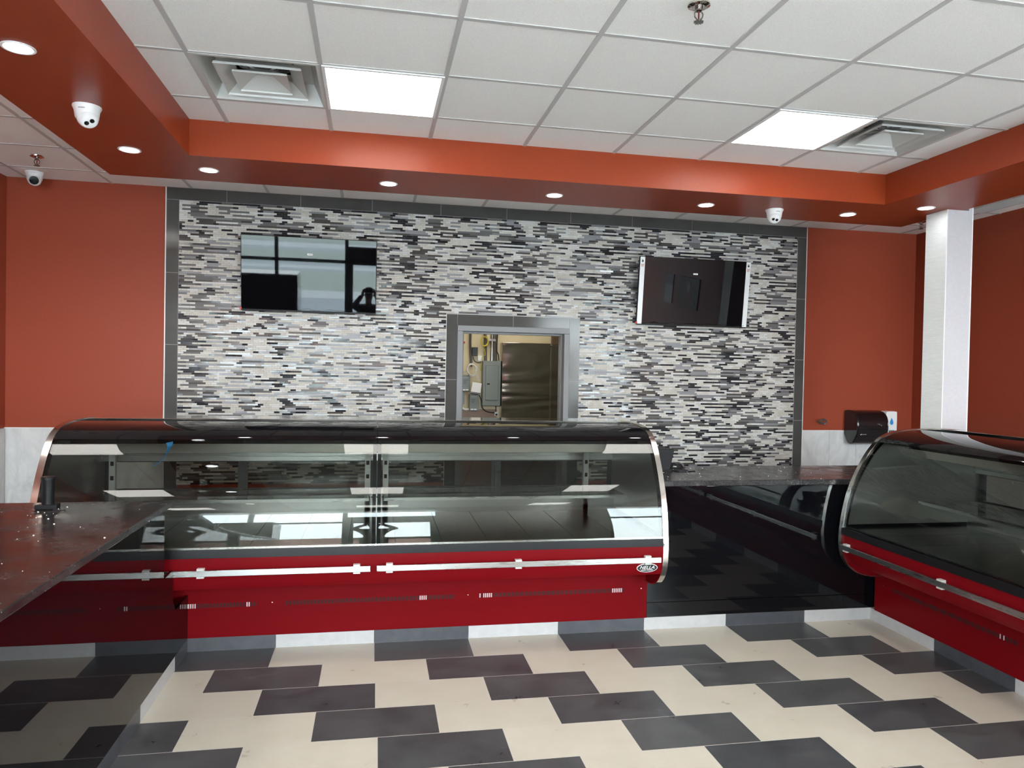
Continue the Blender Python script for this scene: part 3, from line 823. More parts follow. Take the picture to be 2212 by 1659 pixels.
def display_case(name, label, P, X0, X1, XM, loc, rotz, slots, rails, clips, badge=None, posts=()):
    t = thing(name, label, 'display case', loc, rotz, 'curved glass display cases')
    Pf = prof_fine(P)
    E0, E1 = X0 + 0.026, X1 - 0.026
    # base
    b = MB(); b.box(E0 if X0 < 0 else X0 - 0.03, E1 + (0.012 if X0 < 0 else 0), -0.004, 0.78, 0.0838, 0.40); base = b.build('base', M['redb'], t)
    for (a, c, wh) in slots:
        b = MB()
        n = int((c - a) / 0.0127)
        for k in range(n):
            x = a + k * 0.0127
            b.box(x, x + 0.0066, -0.0048, -0.0035, 0.269, 0.296, 1 if k in wh else 0)
        b.build('vent_slots', [M['slot'], M['slotw']], base)
    for x in [E0 + 0.03] + [(s0[1] + s1[0]) / 2 for s0, s1 in zip(slots[:-1], slots[1:])] + [E1 - 0.03]:
        b = MB(); b.M = Matrix.Translation((x, -0.004, 0.289)) @ Matrix.Rotation(PI / 2, 4, 'X'); b.lathe([(0.004, 0), (0.0035, 0.001), (0, 0.0012)], 10); b.build('screw', M['polish'], base)
    # bumper
    top = sub(Pf, 0.657, 0.462)
    b = MB(); b.strip(off(top, -0.006), off(top, -0.03), E0, E1); d_, z_ = off(top, -0.006)[-1]
    b.prism([(-d_, z_), (-d_ + 0.03, z_), (0.0, 0.402), (0.0, 0.398)], 0, E0, E1)
    bum = b.build('bumper_panel', M['red'], t)
    # rails with clips
    dm = max(d for d, z in top) + 0.012
    for (a, c) in rails:
        b = MB(); b.box(a, c, -dm - 0.012, -dm, 0.557, 0.592); rl = b.build('bumper_rail', M['steel'], t, bevel=0.002)
        for x in clips:
            if a - 0.01 < x < c + 0.01:
                b = MB()
                b.box(x - 0.02, x + 0.02, -dm - 0.010, -dm + 0.022, 0.592, 0.602); b.box(x - 0.02, x + 0.02, -dm - 0.010, -dm + 0.022, 0.547, 0.557)
                b.box(x - 0.02, x + 0.02, -dm, -dm + 0.02, 0.557, 0.592)
                b.build('rail_clip', M['grey'], rl)
    # gasket
    gk = sub(Pf, 0.705, 0.657)
    b = MB(); b.strip(off(gk, 0.003), off(gk, -0.03), E0, E1); b.build('gasket', M['black'], t)
    b = MB(); gl = sub(Pf, 0.716, 0.705); b.strip(off(gl, -0.008), off(gl, -0.035), E0, E1); b.build('glass_channel', M['steel'], t)
    # glass, black visor
    VT = 1.318
    g = sub(Pf, VT, 0.700)
    for (a, c) in ((E0, XM - 0.003), (XM + 0.003, E1)):
        b = MB(); b.strip(off(g, -0.002), off(g, -0.008), a, c); b.build('curved_glass', M['glass'], t)
    vz = sub(Pf, P[1][1] - 0.002, VT)
    for (a, c) in ((E0, XM - 0.002), (XM + 0.002, E1)):
        b = MB(); b.strip(off(vz, -0.002), off(vz, -0.012), a, c); b.build('visor', M['blackg'], t)
    # black ceramic edge bands on the glass
    gi = off(g, -0.0085); gj = off(g, -0.0105)
    for (a, c) in ((E0, E0 + 0.030), (XM - 0.026, XM - 0.003), (XM + 0.003, XM + 0.026), (E1 - 0.030, E1)):
        b = MB(); b.strip(gi, gj, a, c); b.build('glass_border', M['black'], t)
    # top
    yt = -P[1][0]
    b = MB(); b.box(E0, E1, yt + 0.002, -P[0][0], P[1][1] - 0.026, P[1][1] - 0.003)
    b.build('top_shelf', M['polish'], t, bevel=0.002)
    b = MB(); b.box(E0, E1, yt - 0.012, yt + 0.002, P[1][1] - 0.016, P[1][1] + 0.002); b.build('top_trim', M['polish'], t, bevel=0.002)
    # light canopy inside
    b = MB(); b.prism([(0.33, 1.262), (0.345, 1.192), (0.56, 1.21), (0.56, 1.262)], 0, E0, E1); cn = b.build('light_canopy', M['canopy'], t)
    b = MB(); b.box(E0, E1, 0.20, 0.74, 1.264, 1.372); b.build('canopy_housing', M['black'], t)
    b = MB(); b.tube([(E0 + 0.1, 0.44, 1.190), (E1 - 0.1, 0.44, 1.190)], 0.012, 10); b.build('light_tube', M['white'], cn)
    # end panels and edge trims
    body = [(-d, z) for d, z in off(Pf, -0.004)] + [(0.0, 0.10), (0.80, 0.10), (0.86, 0.40)]
    for x0, x1, xi in ((X0, X0 + 0.0255, 0), (X1 - 0.0255, X1, 0)):
        b = MB(); b.prism(body[:len(Pf)] + [(0.80, 0.352), (0.86, 0.40)], 0, x0 + 0.002, x1 - 0.002); ep = b.build('end_panel', M['black'], t)
        b = MB(); lo = [p_ for p_ in body[:len(Pf)] if p_[1] < 0.655]; b.prism(lo + [(0.0, 0.655)], 0, x0 + 0.001, x1 - 0.001, 0); b.build('end_panel_foot', M['red'], ep)
        b = MB(); q_ = 0.010; b.strip(off(Pf, 0.003), off(Pf, -0.005), x0 - (0 if x0 == X0 else q_), x1 + (q_ if x0 == X0 else 0)); b.build('edge_trim', M['trim'], ep)
        s0, s1 = (x1, x1 + 0.004) if x0 == X0 else (x0 - 0.004, x0)
        ins = [(-d, z) for d, z in off(Pf, -0.045) if z > 0.72]
        b = MB(); b.prism(ins + [(0.80, ins[-1][1]), (0.80, ins[0][1])], 0, s0, s1); b.build('inner_side', M['liner'], ep)
    # interior
    yb = 0.79
    b = MB()
    n = max(1, round((E1 - E0) / 0.291))
    yf = -0.255
    for k in range(n):
        a = E0 + (E1 - E0) * k / n; c = E0 + (E1 - E0) * (k + 1) / n
        b.box(a + 0.0015, c - 0.0015, yf, yb, 0.692, 0.704)
    b.build('deck_plates', M['deck'], t)
    b = MB(); b.box(E0, E1, yf, yb, 0.66, 0.690); b.box(E0, E1, -0.01, yb, 0.40, 0.66); b.box(E0, E1, -0.2, -0.01, 0.55, 0.66); b.build('well', M['black'], t)
    b = MB(); b.box(E0, E1, 0.70, yb, 0.704, 0.84); b.build('rear_riser', M['liner'], t)
    b = MB(); n = int((E1 - E0 - 0.2) / 0.02)
    for k in range(n): b.box(E0 + 0.1 + k * 0.02, E0 + 0.1 + k * 0.02 + 0.012, 0.6985, 0.7005, 0.815, 0.828)
    b.build('air_slots', M['slot'], t)
    # rear sliding doors
    b = MB(); b.box(E0, E1, 0.755, 0.815, 1.085, 1.135); b.box(E0, E1, 0.755, 0.815, 0.84, 0.875); b.box(E0, E1, 0.74, 0.755, 1.10, 1.118); b.build('rear_door_track', M['liner'], t)
    nd_ = 4; wd = (E1 - E0) / nd_
    for k in range(nd_):
        a = E0 + wd * k; c = a + wd; y = 0.768 if k % 2 else 0.790
        b = MB()
        b.box(a, a + 0.035, y, y + 0.014, 0.875, 1.085); b.box(c - 0.035, c, y, y + 0.014, 0.875, 1.085); b.box(a + 0.035, c - 0.035, y, y + 0.014, 0.875, 0.885); b.box(a + 0.035, c - 0.035, y, y + 0.014, 1.075, 1.085)
        dd = b.build('rear_sliding_door', M['mull'], t)
        b = MB(); b.box(a + 0.035, c - 0.035, y + 0.004, y + 0.009, 0.875, 1.085); b.build('door_glass', M['glass'], dd)
    b = MB(); b.box(E0, E1, 0.74, 0.80, 1.135, 1.372); b.build('rear_header', M['liner'], t)
    # glass shelf with posts
    b = MB(); b.box(E0 + 0.06, XM - 0.05, 0.25, 0.69, 0.882, 0.890); b.box(XM + 0.05, E1 - 0.06, 0.25, 0.69, 0.882, 0.890); sh = b.build('glass_shelf', M['glass'], t)
    b = MB(); b.box(E0 + 0.06, XM - 0.05, 0.240, 0.252, 0.874, 0.894); b.box(XM + 0.05, E1 - 0.06, 0.240, 0.252, 0.874, 0.894); b.build('shelf_rail', M['steel'], sh)
    for x in posts:
        b = MB(); b.box(x - 0.02, x + 0.02, 0.700, 0.735, 0.704, 1.19); po = b.build('shelf_post', M['grey'], t)
        for z in (0.96, 1.06):
            b = MB(); b.box(x - 0.011, x + 0.011, 0.6985, 0.701, z, z + 0.03); b.build('post_slot', M['slot'], po)
        b = MB(); b.prism([(0.27, 0.873), (0.27, 0.880), (0.70, 0.880), (0.70, 0.835)], 0, x - 0.004, x + 0.004); b.build('shelf_bracket', M['grey'], po)
    if badge:
        bx, bz = badge
        # place the badge on the sloping bumper
        near = min(off(top, -0.006), key=lambda p_: abs(p_[1] - bz)); tp = off(top, -0.006)
        i = tp.index(near); i = min(max(i, 1), len(tp) - 2)
        upv = Vector((0, -(tp[i - 1][0] - tp[i + 1][0]), tp[i - 1][1] - tp[i + 1][1])).normalized()
        org = Vector((bx, -near[0], bz)); rt = Vector((1, 0, 0)); nn = rt.cross(upv)
        def ell(a, c, z0, z1, m_):
            b = MB(); b.M = plane_mat(org, rt, upv)
            b.prism([(a * math.cos(2 * PI * k / 40), c * math.sin(2 * PI * k / 40)) for k in range(40)], 2, z0, z1)
            return b
        bd = ell(0.070, 0.031, -0.004, 0.0030, None).build('badge', M['label'], t)
        ell(0.0665, 0.0275, 0.0, 0.0036, None).build('badge_field', M['ink'], bd)
        text_mesh('badge_text', 'NELLA', 0.03, 0.0005, M['label'], bd, plane_mat(org + nn * 0.0042 + upv * 0.005, rt, upv), shear=0.25, fit=(0.098, 0.022))
        b = MB(); b.M = plane_mat(org, rt, upv); b.box(-0.040, -0.006, -0.0165, -0.0125, 0.003, 0.0042); b.box(-0.002, 0.040, -0.0165, -0.0125, 0.003, 0.0042)
        b.build('badge_underline', M['label'], bd)
    return t
display_case('refrigerated_display_case', 'long red display case with curved glass in front of the mosaic wall', PROFILE, -1.905, 1.858, 0.0, (0, 0, 0), 0,
             [(-1.79, -0.715, (50, 51, 52, 53, 54, 55, 79, 80)), (-0.552, 0.527, (66, 67, 68, 69)), (0.679, 1.683, (0, 2, 3, 4, 5, 6, 72, 73, 74, 75, 76, 77))],
             [(-1.84, -0.03), (0.006, 1.803)], [-1.78, -0.985, -0.11, 0.082, 0.87, 1.715], badge=(1.722, 0.517), posts=(-1.80, -0.065, 0.065, 1.60))
display_case('refrigerated_display_case', 'red display case whose curved glass end meets the counter below the towel dispenser', PROFILE, 0.0, 3.80, 1.90, (3.575, -0.082, 0), -PI / 2,
             [(0.16, 1.18, (70, 72)), (1.35, 2.45, ()), (2.6, 3.6, ())],
             [(0.05, 1.89), (1.95, 3.78)], [0.10, 0.97, 1.80, 2.05, 2.8, 3.7], posts=(0.62, 0.70, 1.85, 1.99, 3.7))

# ================================================================== COUNTERS
# left counter
t = thing('service_counter', 'black mirror-gloss counter body under the stone top that carries the upright stand', 'counter', (-1.13, -2.5, 0))
b = MB()
# front panel, notched round the nose of the display case
pz = [(0.0, 0.0845), (0.0, 0.352), (-0.285, 0.352), (-0.355, 0.44), (-0.355, 0.60), (-0.53, 0.60), (-0.53, 0.998), (-4.7, 0.998), (-4.7, 0.0845)]
b.prism([(y + 2.5, z) for y, z in pz], 0, -0.018, 0.0)
b.build('front_panel', M['panel'], t)
b = MB(); b.box(-0.80, -0.018, -2.2, 1.95, 0.0845, 0.998); b.build('carcass', M['black'], t)
wt = MB(); wt.box(-1.935, -1.088, -4.75, -0.545, 0.9985, 1.030)
o = wt.build('worktop', M['stone'], bevel=0.004); tag(o, 'dark speckled stone worktop carrying the small black upright stand', 'worktop')
# corner counter
t = thing('service_counter', 'black mirror-gloss counter body between the two display cases', 'counter', (2.7, 0.0, 0))
b = MB(); b.prism([(-0.852, 0.187), (0.97, 0.187), (0.97, 0.990), (-0.8415, 0.990), (-0.8415, 0.345), (-0.852, 0.345)], 1, 0.004, 0.022); b.build('front_panel', M['panel'], t, bevel=0.0015)
b = MB(); b.box(-0.852, 0.97, 0.002, 0.022, 0.0845, 0.1845); b.build('toe_board', M['panel'], t, bevel=0.0015)
b = MB(); b.box(-0.818, 0.90, 0.0225, 0.70, 0.0845, 0.990); b.build('carcass', M['black'], t)
wt = MB(); wt.box(1.884, 4.05, 0.0, 0.755, 0.9905, 1.030)
# stop the top short of the right case's end panel
o = wt.build('worktop', M['stone'], bevel=0.004); tag(o, 'dark speckled stone worktop between the two display cases', 'worktop')
# crumbs
def crumbs(n, x0, x1, y0, y1, z, lab, seed):
    r = random.Random(seed); b = MB()
    for k in range(n):
        s = r.choice((0.001, 0.0015, 0.0015, 0.002, 0.003)); x = r.uniform(x0, x1); y = r.uniform(y0, y1)
        b.M = Matrix.Translation((x, y, z)) @ Matrix.Rotation(r.uniform(0, 3), 4, 'Z')
        b.frustum((0, 0), s, 0, s * 0.6, s * 1.1)
    o = b.build('debris_crumbs', M['crumb']); tag(o, lab, 'debris', kind='stuff')
crumbs(60, -1.9, -1.1, -2.4, -0.6, 1.030, 'white plaster crumbs scattered over the left worktop', 3)
crumbs(75, 1.95, 3.4, 0.02, 0.70, 1.030, 'white plaster crumbs scattered over the worktop between the cases', 4)

# stand on left worktop
t = thing('card_reader_stand', 'small black upright stand on the left worktop', 'stand', (-1.622, -0.735, 1.030))
b = MB(); b.prism([(-0.052, -0.034), (0.052, -0.034), (0.044, 0.034), (-0.044, 0.034)], 2, 0, 0.026); b.build('base', M['black'], t, bevel=0.005)
b = MB(); b.lathe([(0.0, 0.026), (0.028, 0.026), (0.027, 0.04), (0.030, 0.15), (0.0, 0.15)], 20); b.build('post', M['black'], t)
b = MB(); b.lathe([(0.0, 0.146), (0.033, 0.146), (0.034, 0.158), (0.030, 0.164), (0.0, 0.164)], 20); b.build('cap', M['black'], t)
b = MB(); b.tube(smooth_curve([(0.03, -0.03, 0.003), (0.06, -0.045, 0.003), (0.085, -0.035, 0.003), (0.10, -0.052, 0.003)], 6), 0.002, 6); b.build('cord', M['cable'], t)

# small display and cables on the corner worktop
t = thing('counter_display', 'small black wedge-shaped display standing behind the case end', 'display', (2.19, 0.56, 1.030))
b = MB(); b.prism([(-0.055, 0), (0.020, 0), (0.052, 0.150), (0.046, 0.165), (-0.075, 0.165), (-0.075, 0.03)], 1, -0.05, 0.05); b.build('housing', M['black'], t, bevel=0.004)
b = MB(); b.box(-0.06, 0.05, -0.06, 0.06, 0, 0.008); b.build('base', M['black'], t, bevel=0.002)
t = thing('cable_bundle', 'cable coil in a clear plastic bag on the worktop beside the small display', 'cable', (2.30, 0.62, 1.030))
b = MB()
for k in range(5):
    b.tube(smooth_curve([(0.065 * math.cos(a) * (1 - 0.05 * k), 0.035 * math.sin(a), 0.008 + 0.006 * k) for a in [2 * PI * i / 12 for i in range(13)]], 4), 0.004, 6)
b.build('coil', M['cable'], t)
b = MB(); r = random.Random(5)
prof = [(0.0, 0.0), (0.075, 0.002), (0.085, 0.016), (0.070, 0.036), (0.03, 0.046), (0.0, 0.045)]
b.lathe(prof, 22)
b.v = [(x * r.uniform(0.92, 1.06), y * 0.62 * r.uniform(0.9, 1.08), z * r.uniform(0.85, 1.15)) for x, y, z in b.v]
b.build('bag', glass_mat('bag_film', (0.72, 0.72, 0.73), 1.7), t)
b = MB(); b.tube(smooth_curve([(2.20, 0.52, 1.0335), (2.26, 0.47, 1.0335), (2.31, 0.46, 1.0335), (2.345, 0.49, 1.0335), (2.30, 0.53, 1.0335), (2.24, 0.52, 1.0335), (2.25, 0.44, 1.0335), (2.32, 0.43, 1.0335), (2.37, 0.46, 1.0335), (2.39, 0.45, 1.0335)], 8), 0.0035, 8)
o = b.build('power_cord', M['cable']); tag(o, 'loose black cord looped on the worktop in front of the bagged coil', 'cord')

# blue tape
t_ = [(-1.285, 0.075, 1.285), (-1.282, 0.06, 1.262), (-1.300, 0.055, 1.235), (-1.330, 0.05, 1.205), (-1.362, 0.05, 1.190), (-1.392, 0.05, 1.181)]
pts = [at(366, 955, 1, 0.075), at(367, 963, 1, 0.072), at(361, 977, 1, 0.07), at(354, 988, 1, 0.065), at(344, 999, 1, 0.062), at(331, 1007, 1, 0.06)]
pts = smooth_curve(pts, 6); n = len(pts); b = MB(); vs_ = []
for i, p in enumerate(pts):
    f = i / (n - 1); a = 0.2 + 1.1 * math.sin(f * 3.0); wdt = 0.020 * (1 - 0.55 * f)
    dv_ = Vector((math.cos(a), math.sin(a) * 0.6, 0.25)) * wdt
    for q in (p - dv_, p + dv_): vs_ += [q, q + Vector((0, 0.0006, 0))]
F = []
for i in range(n - 1):
    a = i * 4; c = a + 4
    F += [(a, a + 2, c + 2, c), (a + 1, c + 1, c + 3, a + 3), (a, c, c + 1, a + 1), (a + 2, a + 3, c + 3, c + 2)]
b._add(vs_, F, 0, True); o = b.build('tape_strip', M['bluetape']); tag(o, 'twisted strip of blue tape hanging behind the left curved glass', 'tape')

# ================================================================== WALL THINGS
def on_wall(u, z, out=0.0):
    return WO + Vector((math.cos(WA), math.sin(WA), 0)) * u + Vector((math.sin(WA), -math.cos(WA), 0)) * out + Vector((0, 0, z))
def television(u, z, lab, film):
    t = thing('wall_television', lab, 'television', on_wall(u, z, 0.085), WA, 'wall televisions')
    tilt = math.radians(6.0)
    t.rotation_euler = (tilt, 0, WA)
    W_, H_ = 0.555, 0.314
    b = MB(); b.box(-W_, W_, 0.0, 0.025, -H_, H_); b.box(-0.36, 0.36, 0.025, 0.05, -0.26, 0.10); b.build('housing', M['black'], t, bevel=0.003)
    b = MB()
    # very slightly bowed screen
    N = 24; vs_ = []; F = []
    for j in range(2):
        for i in range(N + 1):
            x = -W_ + 0.006 + (2 * W_ - 0.012) * i / N
            for z_ in (-H_ + 0.014, H_ - 0.006):
                vs_.append((x, -0.0035 + 0.0 if j == 0 else 0.0, z_))
    for i in range(N):
        a = i * 2; F.append((a, a + 2, a + 3, a + 1)); c = a + 2 * (N + 1); F.append((c + 1, c + 3, c + 2, c))
    b.box(-W_ + 0.006, W_ - 0.006, -0.0035, 0.0, -H_ + 0.014, H_ - 0.006)
    b.build('screen', M['screen'], t)
    b = MB(); b.box(-W_, W_, -0.006, 0.0, -H_, -H_ + 0.014); b.build('bottom_bezel', M['black'], t)
    b = MB()
    r = random.Random(int(u * 100))
    pts = []
    for k in range(60):
        x = -W_ + 0.03 + k * (2 * W_ - 0.06) / 59; pts.append((x, -0.008 - r.random() * 0.004, -H_ + 0.016 + r.random() * 0.010 - 0.006 * math.sin(k * 0.6)))
    b.tube(pts, 0.0022, 5); b.build('crumpled_film_edge', glass_mat('film_edge_%d' % int(u * 10), (0.8, 0.8, 0.8), 1.8), t)
    b = MB(); b.box(-W_ - 0.010, -W_ + 0.006, -0.0075, -0.0035, -H_ + 0.008, -H_ + 0.028); b.build('red_tab', M['redtab'], t)
    b = MB(); b.box(-0.022, 0.022, -0.0048, -0.0036, 0.165, 0.180); lb = b.build('sticker', M['label'], t)
    b = MB(); b.box(-0.014, 0.014, -0.0052, -0.0047, 0.1715, 0.1745); b.build('sticker_print', M['inkgrey'], lb)
    if film:
        for sx in (-1, 1):
            x0, x1 = (-W_ + 0.003, -W_ + 0.048) if sx < 0 else (W_ - 0.046, W_ - 0.001)
            b = MB(); b.box(x0, x1, -0.0062, -0.0037, -H_ + 0.008, H_ - 0.006); fs_ = b.build('protective_strip', M['film'], t)
            xc = (x0 + x1) / 2
            b = MB(); b.M = Matrix.Translation((xc, -0.0064, H_ - 0.045)) @ Matrix.Rotation(PI / 2, 4, 'X')
            b.lathe([(0.0095, -0.0002), (0.0095, 0.0008), (0.0, 0.0008)], 14); b.M = Matrix.Translation((xc - 0.005, -0.0064, H_ - 0.033)) @ Matrix.Rotation(PI / 2, 4, 'X'); b.box(-0.002, 0.002, -0.006, 0.008, -0.0002, 0.0008); b.box(0.006, 0.012, -0.003, 0.001, -0.0002, 0.0008)
            b.build('strip_logo', M['ink'], fs_)
            b = MB()
            for k in range(4): b.box(xc - 0.014, xc + 0.014 - 0.004 * (k == 3), -0.0068, -0.0061, H_ - 0.075 - k * 0.007, H_ - 0.071 - k * 0.007)
            b.build('strip_print', M['pink'], fs_)
    # wall bracket
    b = MB(); b.box(-0.2, 0.2, 0.05, 0.07, -0.16, -0.06); b.build('wall_bracket', M['black'], t)
    return t
u1, z1 = wall_pt(669, 594, 0.10); u2, z2 = wall_pt(1501, 632, 0.10)
television(u1, z1, 'black wall television with bare edges, reflecting the bright storefront windows', False)
television(u2, z2, 'black wall television with white protective strips down both sides', True)

# paper towel dispenser
uc_, zc_ = 4.745, 1.287
t = thing('paper_towel_dispenser', 'black smoked-plastic paper towel dispenser on the wall above the right wainscot', 'dispenser', on_wall(uc_, zc_, 0.012), WA)
pf = [(0, 0.158), (-0.06, 0.164), (-0.140, 0.148), (-0.190, 0.098), (-0.207, 0.02), (-0.200, -0.045), (-0.168, -0.110), (-0.125, -0.160), (-0.06, -0.162), (0, -0.075)]
pfs = [(p.x, p.y) for p in smooth_curve(pf, 5)]
b = MB(); b.prism(pfs, 0, -0.165, 0.165, 0, True); bod = b.build('cover', M['smoke'], t, bevel=0.006)
for xa_ in (-0.172, 0.164):
    b = MB(); b.prism([(y * 0.97 - 0.004, z * 0.97) for y, z in pfs], 0, xa_, xa_ + 0.008); b.build('side_cheek', M['smoke'], t, bevel=0.003)
b = MB(); b.prism([(-0.176, -0.098), (-0.156, -0.126), (-0.150, -0.120), (-0.168, -0.094)], 0, -0.125, 0.135); b.build('paper_slot', M['slot'], t)
b = MB(); b.tube(smooth_curve([(-0.15, -0.206, -0.012), (0.0, -0.2075, -0.020), (0.15, -0.206, -0.012)], 6), 0.003, 6); b.build('rib', M['smoke'], t)
text_mesh('maker_mark', 'SAN JAMAR', 0.012, 0.0005, M['label'], t, plane_mat((-0.085, -0.191, -0.0685), (1, 0, 0), (0, -0.48, 0.88)), fit=(0.048, 0.0075))
b = MB(); b.M = plane_mat((-0.120, -0.191, -0.0685), (1, 0, 0), (0, -0.48, 0.88)); b.prism([(-0.006, -0.006), (0.003, -0.006), (0.006, 0.006), (-0.002, 0.006)], 2, 0, 0.001); b.build('leaf_mark', M['label'], t)
b = MB()
b.tube(smooth_curve([(0.045, -0.207, 0.030), (0.055, -0.207, 0.038), (0.075, -0.2065, 0.036), (0.060, -0.207, 0.030), (0.095, -0.207, 0.024), (0.085, -0.2075, 0.014)], 5), 0.0016, 6); b.build('emblem', M['inkgrey'], t)
# soap dispenser
t = thing('soap_dispenser', 'white soap dispenser with a blue drop beside the black towel dispenser', 'dispenser', on_wall(5.028, 1.325, 0.012), WA)
b = MB(); b.prism([(p.x, p.y) for p in smooth_curve([(-0.060, -0.112), (-0.060, 0.09), (-0.048, 0.114), (0, 0.118), (0.048, 0.114), (0.060, 0.09), (0.060, -0.112)], 5)], 1, -0.105, 0.0); b.build('housing', M['white'], t, bevel=0.012)
dp = [(0, 0.033), (0.010, 0.012), (0.0165, -0.006), (0.013, -0.020), (0, -0.027), (-0.013, -0.020), (-0.0165, -0.006), (-0.010, 0.012)]
def drop(s, y0, y1, m_, nm, par, dz=0.015):
    b = MB(); b.prism([(p.x * s, p.y * s + dz) for p in smooth_curve([(a, c) for a, c in dp] + [dp[0]], 4)[:-1]], 1, y0, y1); return b.build(nm, m_, par)
d1 = drop(1.45, -0.1062, -0.104, M['dropw'], 'drop_outline', t); drop(1.15, -0.1068, -0.1055, M['drop'], 'drop_print', d1)
b = MB(); b.prism([(-0.028, -0.070), (0.028, -0.070), (0.030, -0.118), (-0.030, -0.118)], 1, -0.120, -0.060); b.build('push_bar', M['greyp'], t, bevel=0.004)
# wires poking out of the wall
t = thing('wire_pigtail', 'loose grey wires coiled out of the red wall left of the towel dispenser', 'wire', on_wall(4.315, 1.327, 0.0), WA)
b = MB()
for k in range(3):
    o_ = 0.006 * k
    b.tube(smooth_curve([(-0.01, 0.0, 0.0), (-0.04, -0.03, 0.005 - o_), (-0.02, -0.05, 0.024 - o_), (0.02, -0.05, 0.028 - o_), (0.050, -0.04, 0.005 - o_), (0.040, -0.03, -0.018 + o_), (0.0, -0.03, -0.020 + o_), (-0.035, -0.04, -0.005 + o_), (-0.062, -0.05, 0.004 + o_)], 6), 0.0035, 6)
b.build('sheathed_wire', M['greycable'], t)
b = MB(); b.tube([(-0.035, -0.04, -0.005), (-0.066, -0.05, -0.010)], 0.002, 5); b.tube([(0.02, -0.03, -0.022), (0.05, -0.035, -0.026)], 0.002, 5); b.build('bare_end', mat('copper', (0.55, 0.30, 0.15), 0.4, 1), t)
# small latch by the right case
u_, z_ = wall_pt(1881, 970)
t = thing('wall_hook', 'tiny dark hook on the marble wainscot beside the right case', 'hook', on_wall(u_, z_, 0.010), WA)
b = MB(); b.box(-0.018, 0.018, -0.006, 0, -0.02, 0.02); b.build('plate', M['greyp'], t); b = MB(); b.tube([(0, -0.006, 0.005), (0, -0.03, 0.0), (0, -0.034, 0.015)], 0.005, 6); b.build('prong', M['greyp'], t)

# ================================================================== BACK ROOM
YB = 3.55
RX0, RX1 = -0.6, 3.6
b = MB(); b.box(RX0, RX1, YB, YB + 0.1, 0, 3.0); struct(b.build('wall_room_back', M['cream']))
b = MB(); b.box(RX0 - 0.1, RX0, 1.9, YB + 0.1, 0, 3.0); struct(b.build('wall_room_left', M['cream']))
b = MB(); b.box(RX1, RX1 + 0.1, 1.9, YB + 0.1, 0, 3.0); struct(b.build('wall_room_right', M['cream']))
b = MB(); b.box(RX0, RX1, 1.8, YB + 0.1, -0.06, 0); struct(b.build('floor_room', vary('room_floor', (0.28, 0.2, 0.15), (0.32, 0.23, 0.18), 5, 0.5)))
b = MB(); b.box(RX0 - 0.1, RX1 + 0.1, 1.93, YB + 0.1, 2.9, 3.0); struct(b.build('ceiling_room', M['ctile']))
t = thing('ceiling_light_panel', 'lit ceiling panel of the back room, hidden above the doorway', 'ceiling light', (1.3, 2.7, 2.899), 0)
b = MB(); b.box(-0.6, 0.6, -0.3, 0.3, -0.01, 0.0); b.build('frame', M['white'], t)
M['roomled'] = mat('room_led', (0.9, 0.9, 0.9), 0.5, emit=(1, 0.93, 0.78), estr=4.0)
b = MB(); b.box(-0.58, 0.58, -0.28, 0.28, -0.014, -0.010); b.build('diffuser', M['roomled'], t)
def D(x, y): return (960 + x / 6.637, 670 + y / 6.637)
def R(x, y, d=0.0):
    p = at(*D(x, y), 1, YB - d); return p.x, p.z
def rbox(b, xa, ya, xb, yb_, d0, d1, m=0):
    x0, z1_ = R(xa, ya, d1); x1, z0 = R(xb, yb_, d1)
    b.box(x0, x1, YB - d1, YB - d0, z0, z1_, m); return x0, x1, z0, z1_
def root(name, lab, cat, xa, ya, xb, yb_, group=None):
    x0, z1_ = R(xa, ya); x1, z0 = R(xb, yb_)
    t = thing(name, lab, cat, ((x0 + x1) / 2, YB, z0), 0, group)
    return t
def rel(o, t):
    o.matrix_parent_inverse = Matrix.Translation(t.location).inverted(); return o
# electrical panel
t = root('breaker_panel', 'tall grey breaker panel on the cream back-room wall', 'electrical panel', 555, 725, 800, 1370)
b = MB(); rbox(b, 555, 725, 800, 1372, 0.0, 0.11); rel(b.build('cabinet', M['cool'], t, bevel=0.004), t)
b = MB(); rbox(b, 595, 795, 768, 1292, 0.11, 0.118); dr_ = rel(b.build('door', M['cool'], t, bevel=0.003), t)
b = MB(); x0, x1, z0, z1_ = rbox(b, 593, 792, 770, 1295, 0.1095, 0.1105); rel(b.build('door_gap', M['slot'], t), t)
b = MB(); rbox(b, 612, 1048, 650, 1068, 0.118, 0.122); o = b.build('latch', M['black']); o.parent = dr_
# conduits
def tube_thing(name, lab, cat, pix, r, m_, d=0.03, sm=0, parent=None, group=None):
    P3 = [Vector((R(x, y, d)[0], YB - d, R(x, y, d)[1])) for x, y in pix]
    if sm: P3 = smooth_curve(P3, sm)
    b = MB(); b.tube(P3, r, 10); o = b.build(name, m_)
    return tag(o, lab, cat, group)
tube_thing('conduit', 'bright steel conduit running up from the middle of the breaker panel', 'conduit', [(680, 730), (690, 250)], 0.021, M['conduit'])
tube_thing('conduit', 'thin grey conduit running up from the left of the breaker panel', 'conduit', [(590, 730), (583, 250)], 0.017, M['greycable'])
tube_thing('conduit', 'dark ribbed conduit running up from the right of the breaker panel', 'conduit', [(733, 730), (750, 250)], 0.016, M['greycable'])
tube_thing('armoured_cable', 'black cable bending down to the right edge of the breaker panel', 'cable', [(765, 300), (750, 560), (775, 650), (782, 725)], 0.006, M['cable'], 0.05, 6)
tube_thing('armoured_cable', 'dark armoured cable hanging at the left of the doorway view', 'cable', [(382, 250), (372, 430), (378, 640), (388, 810)], 0.013, M['greycable'], 0.03, 6)
b = MB(); x0, z0 = R(615, 440, 0.05); x1, z1_ = R(735, 430, 0.05); b.box(x0, x1, YB - 0.055, YB - 0.0, z1_ - 0.012, z1_ + 0.012)
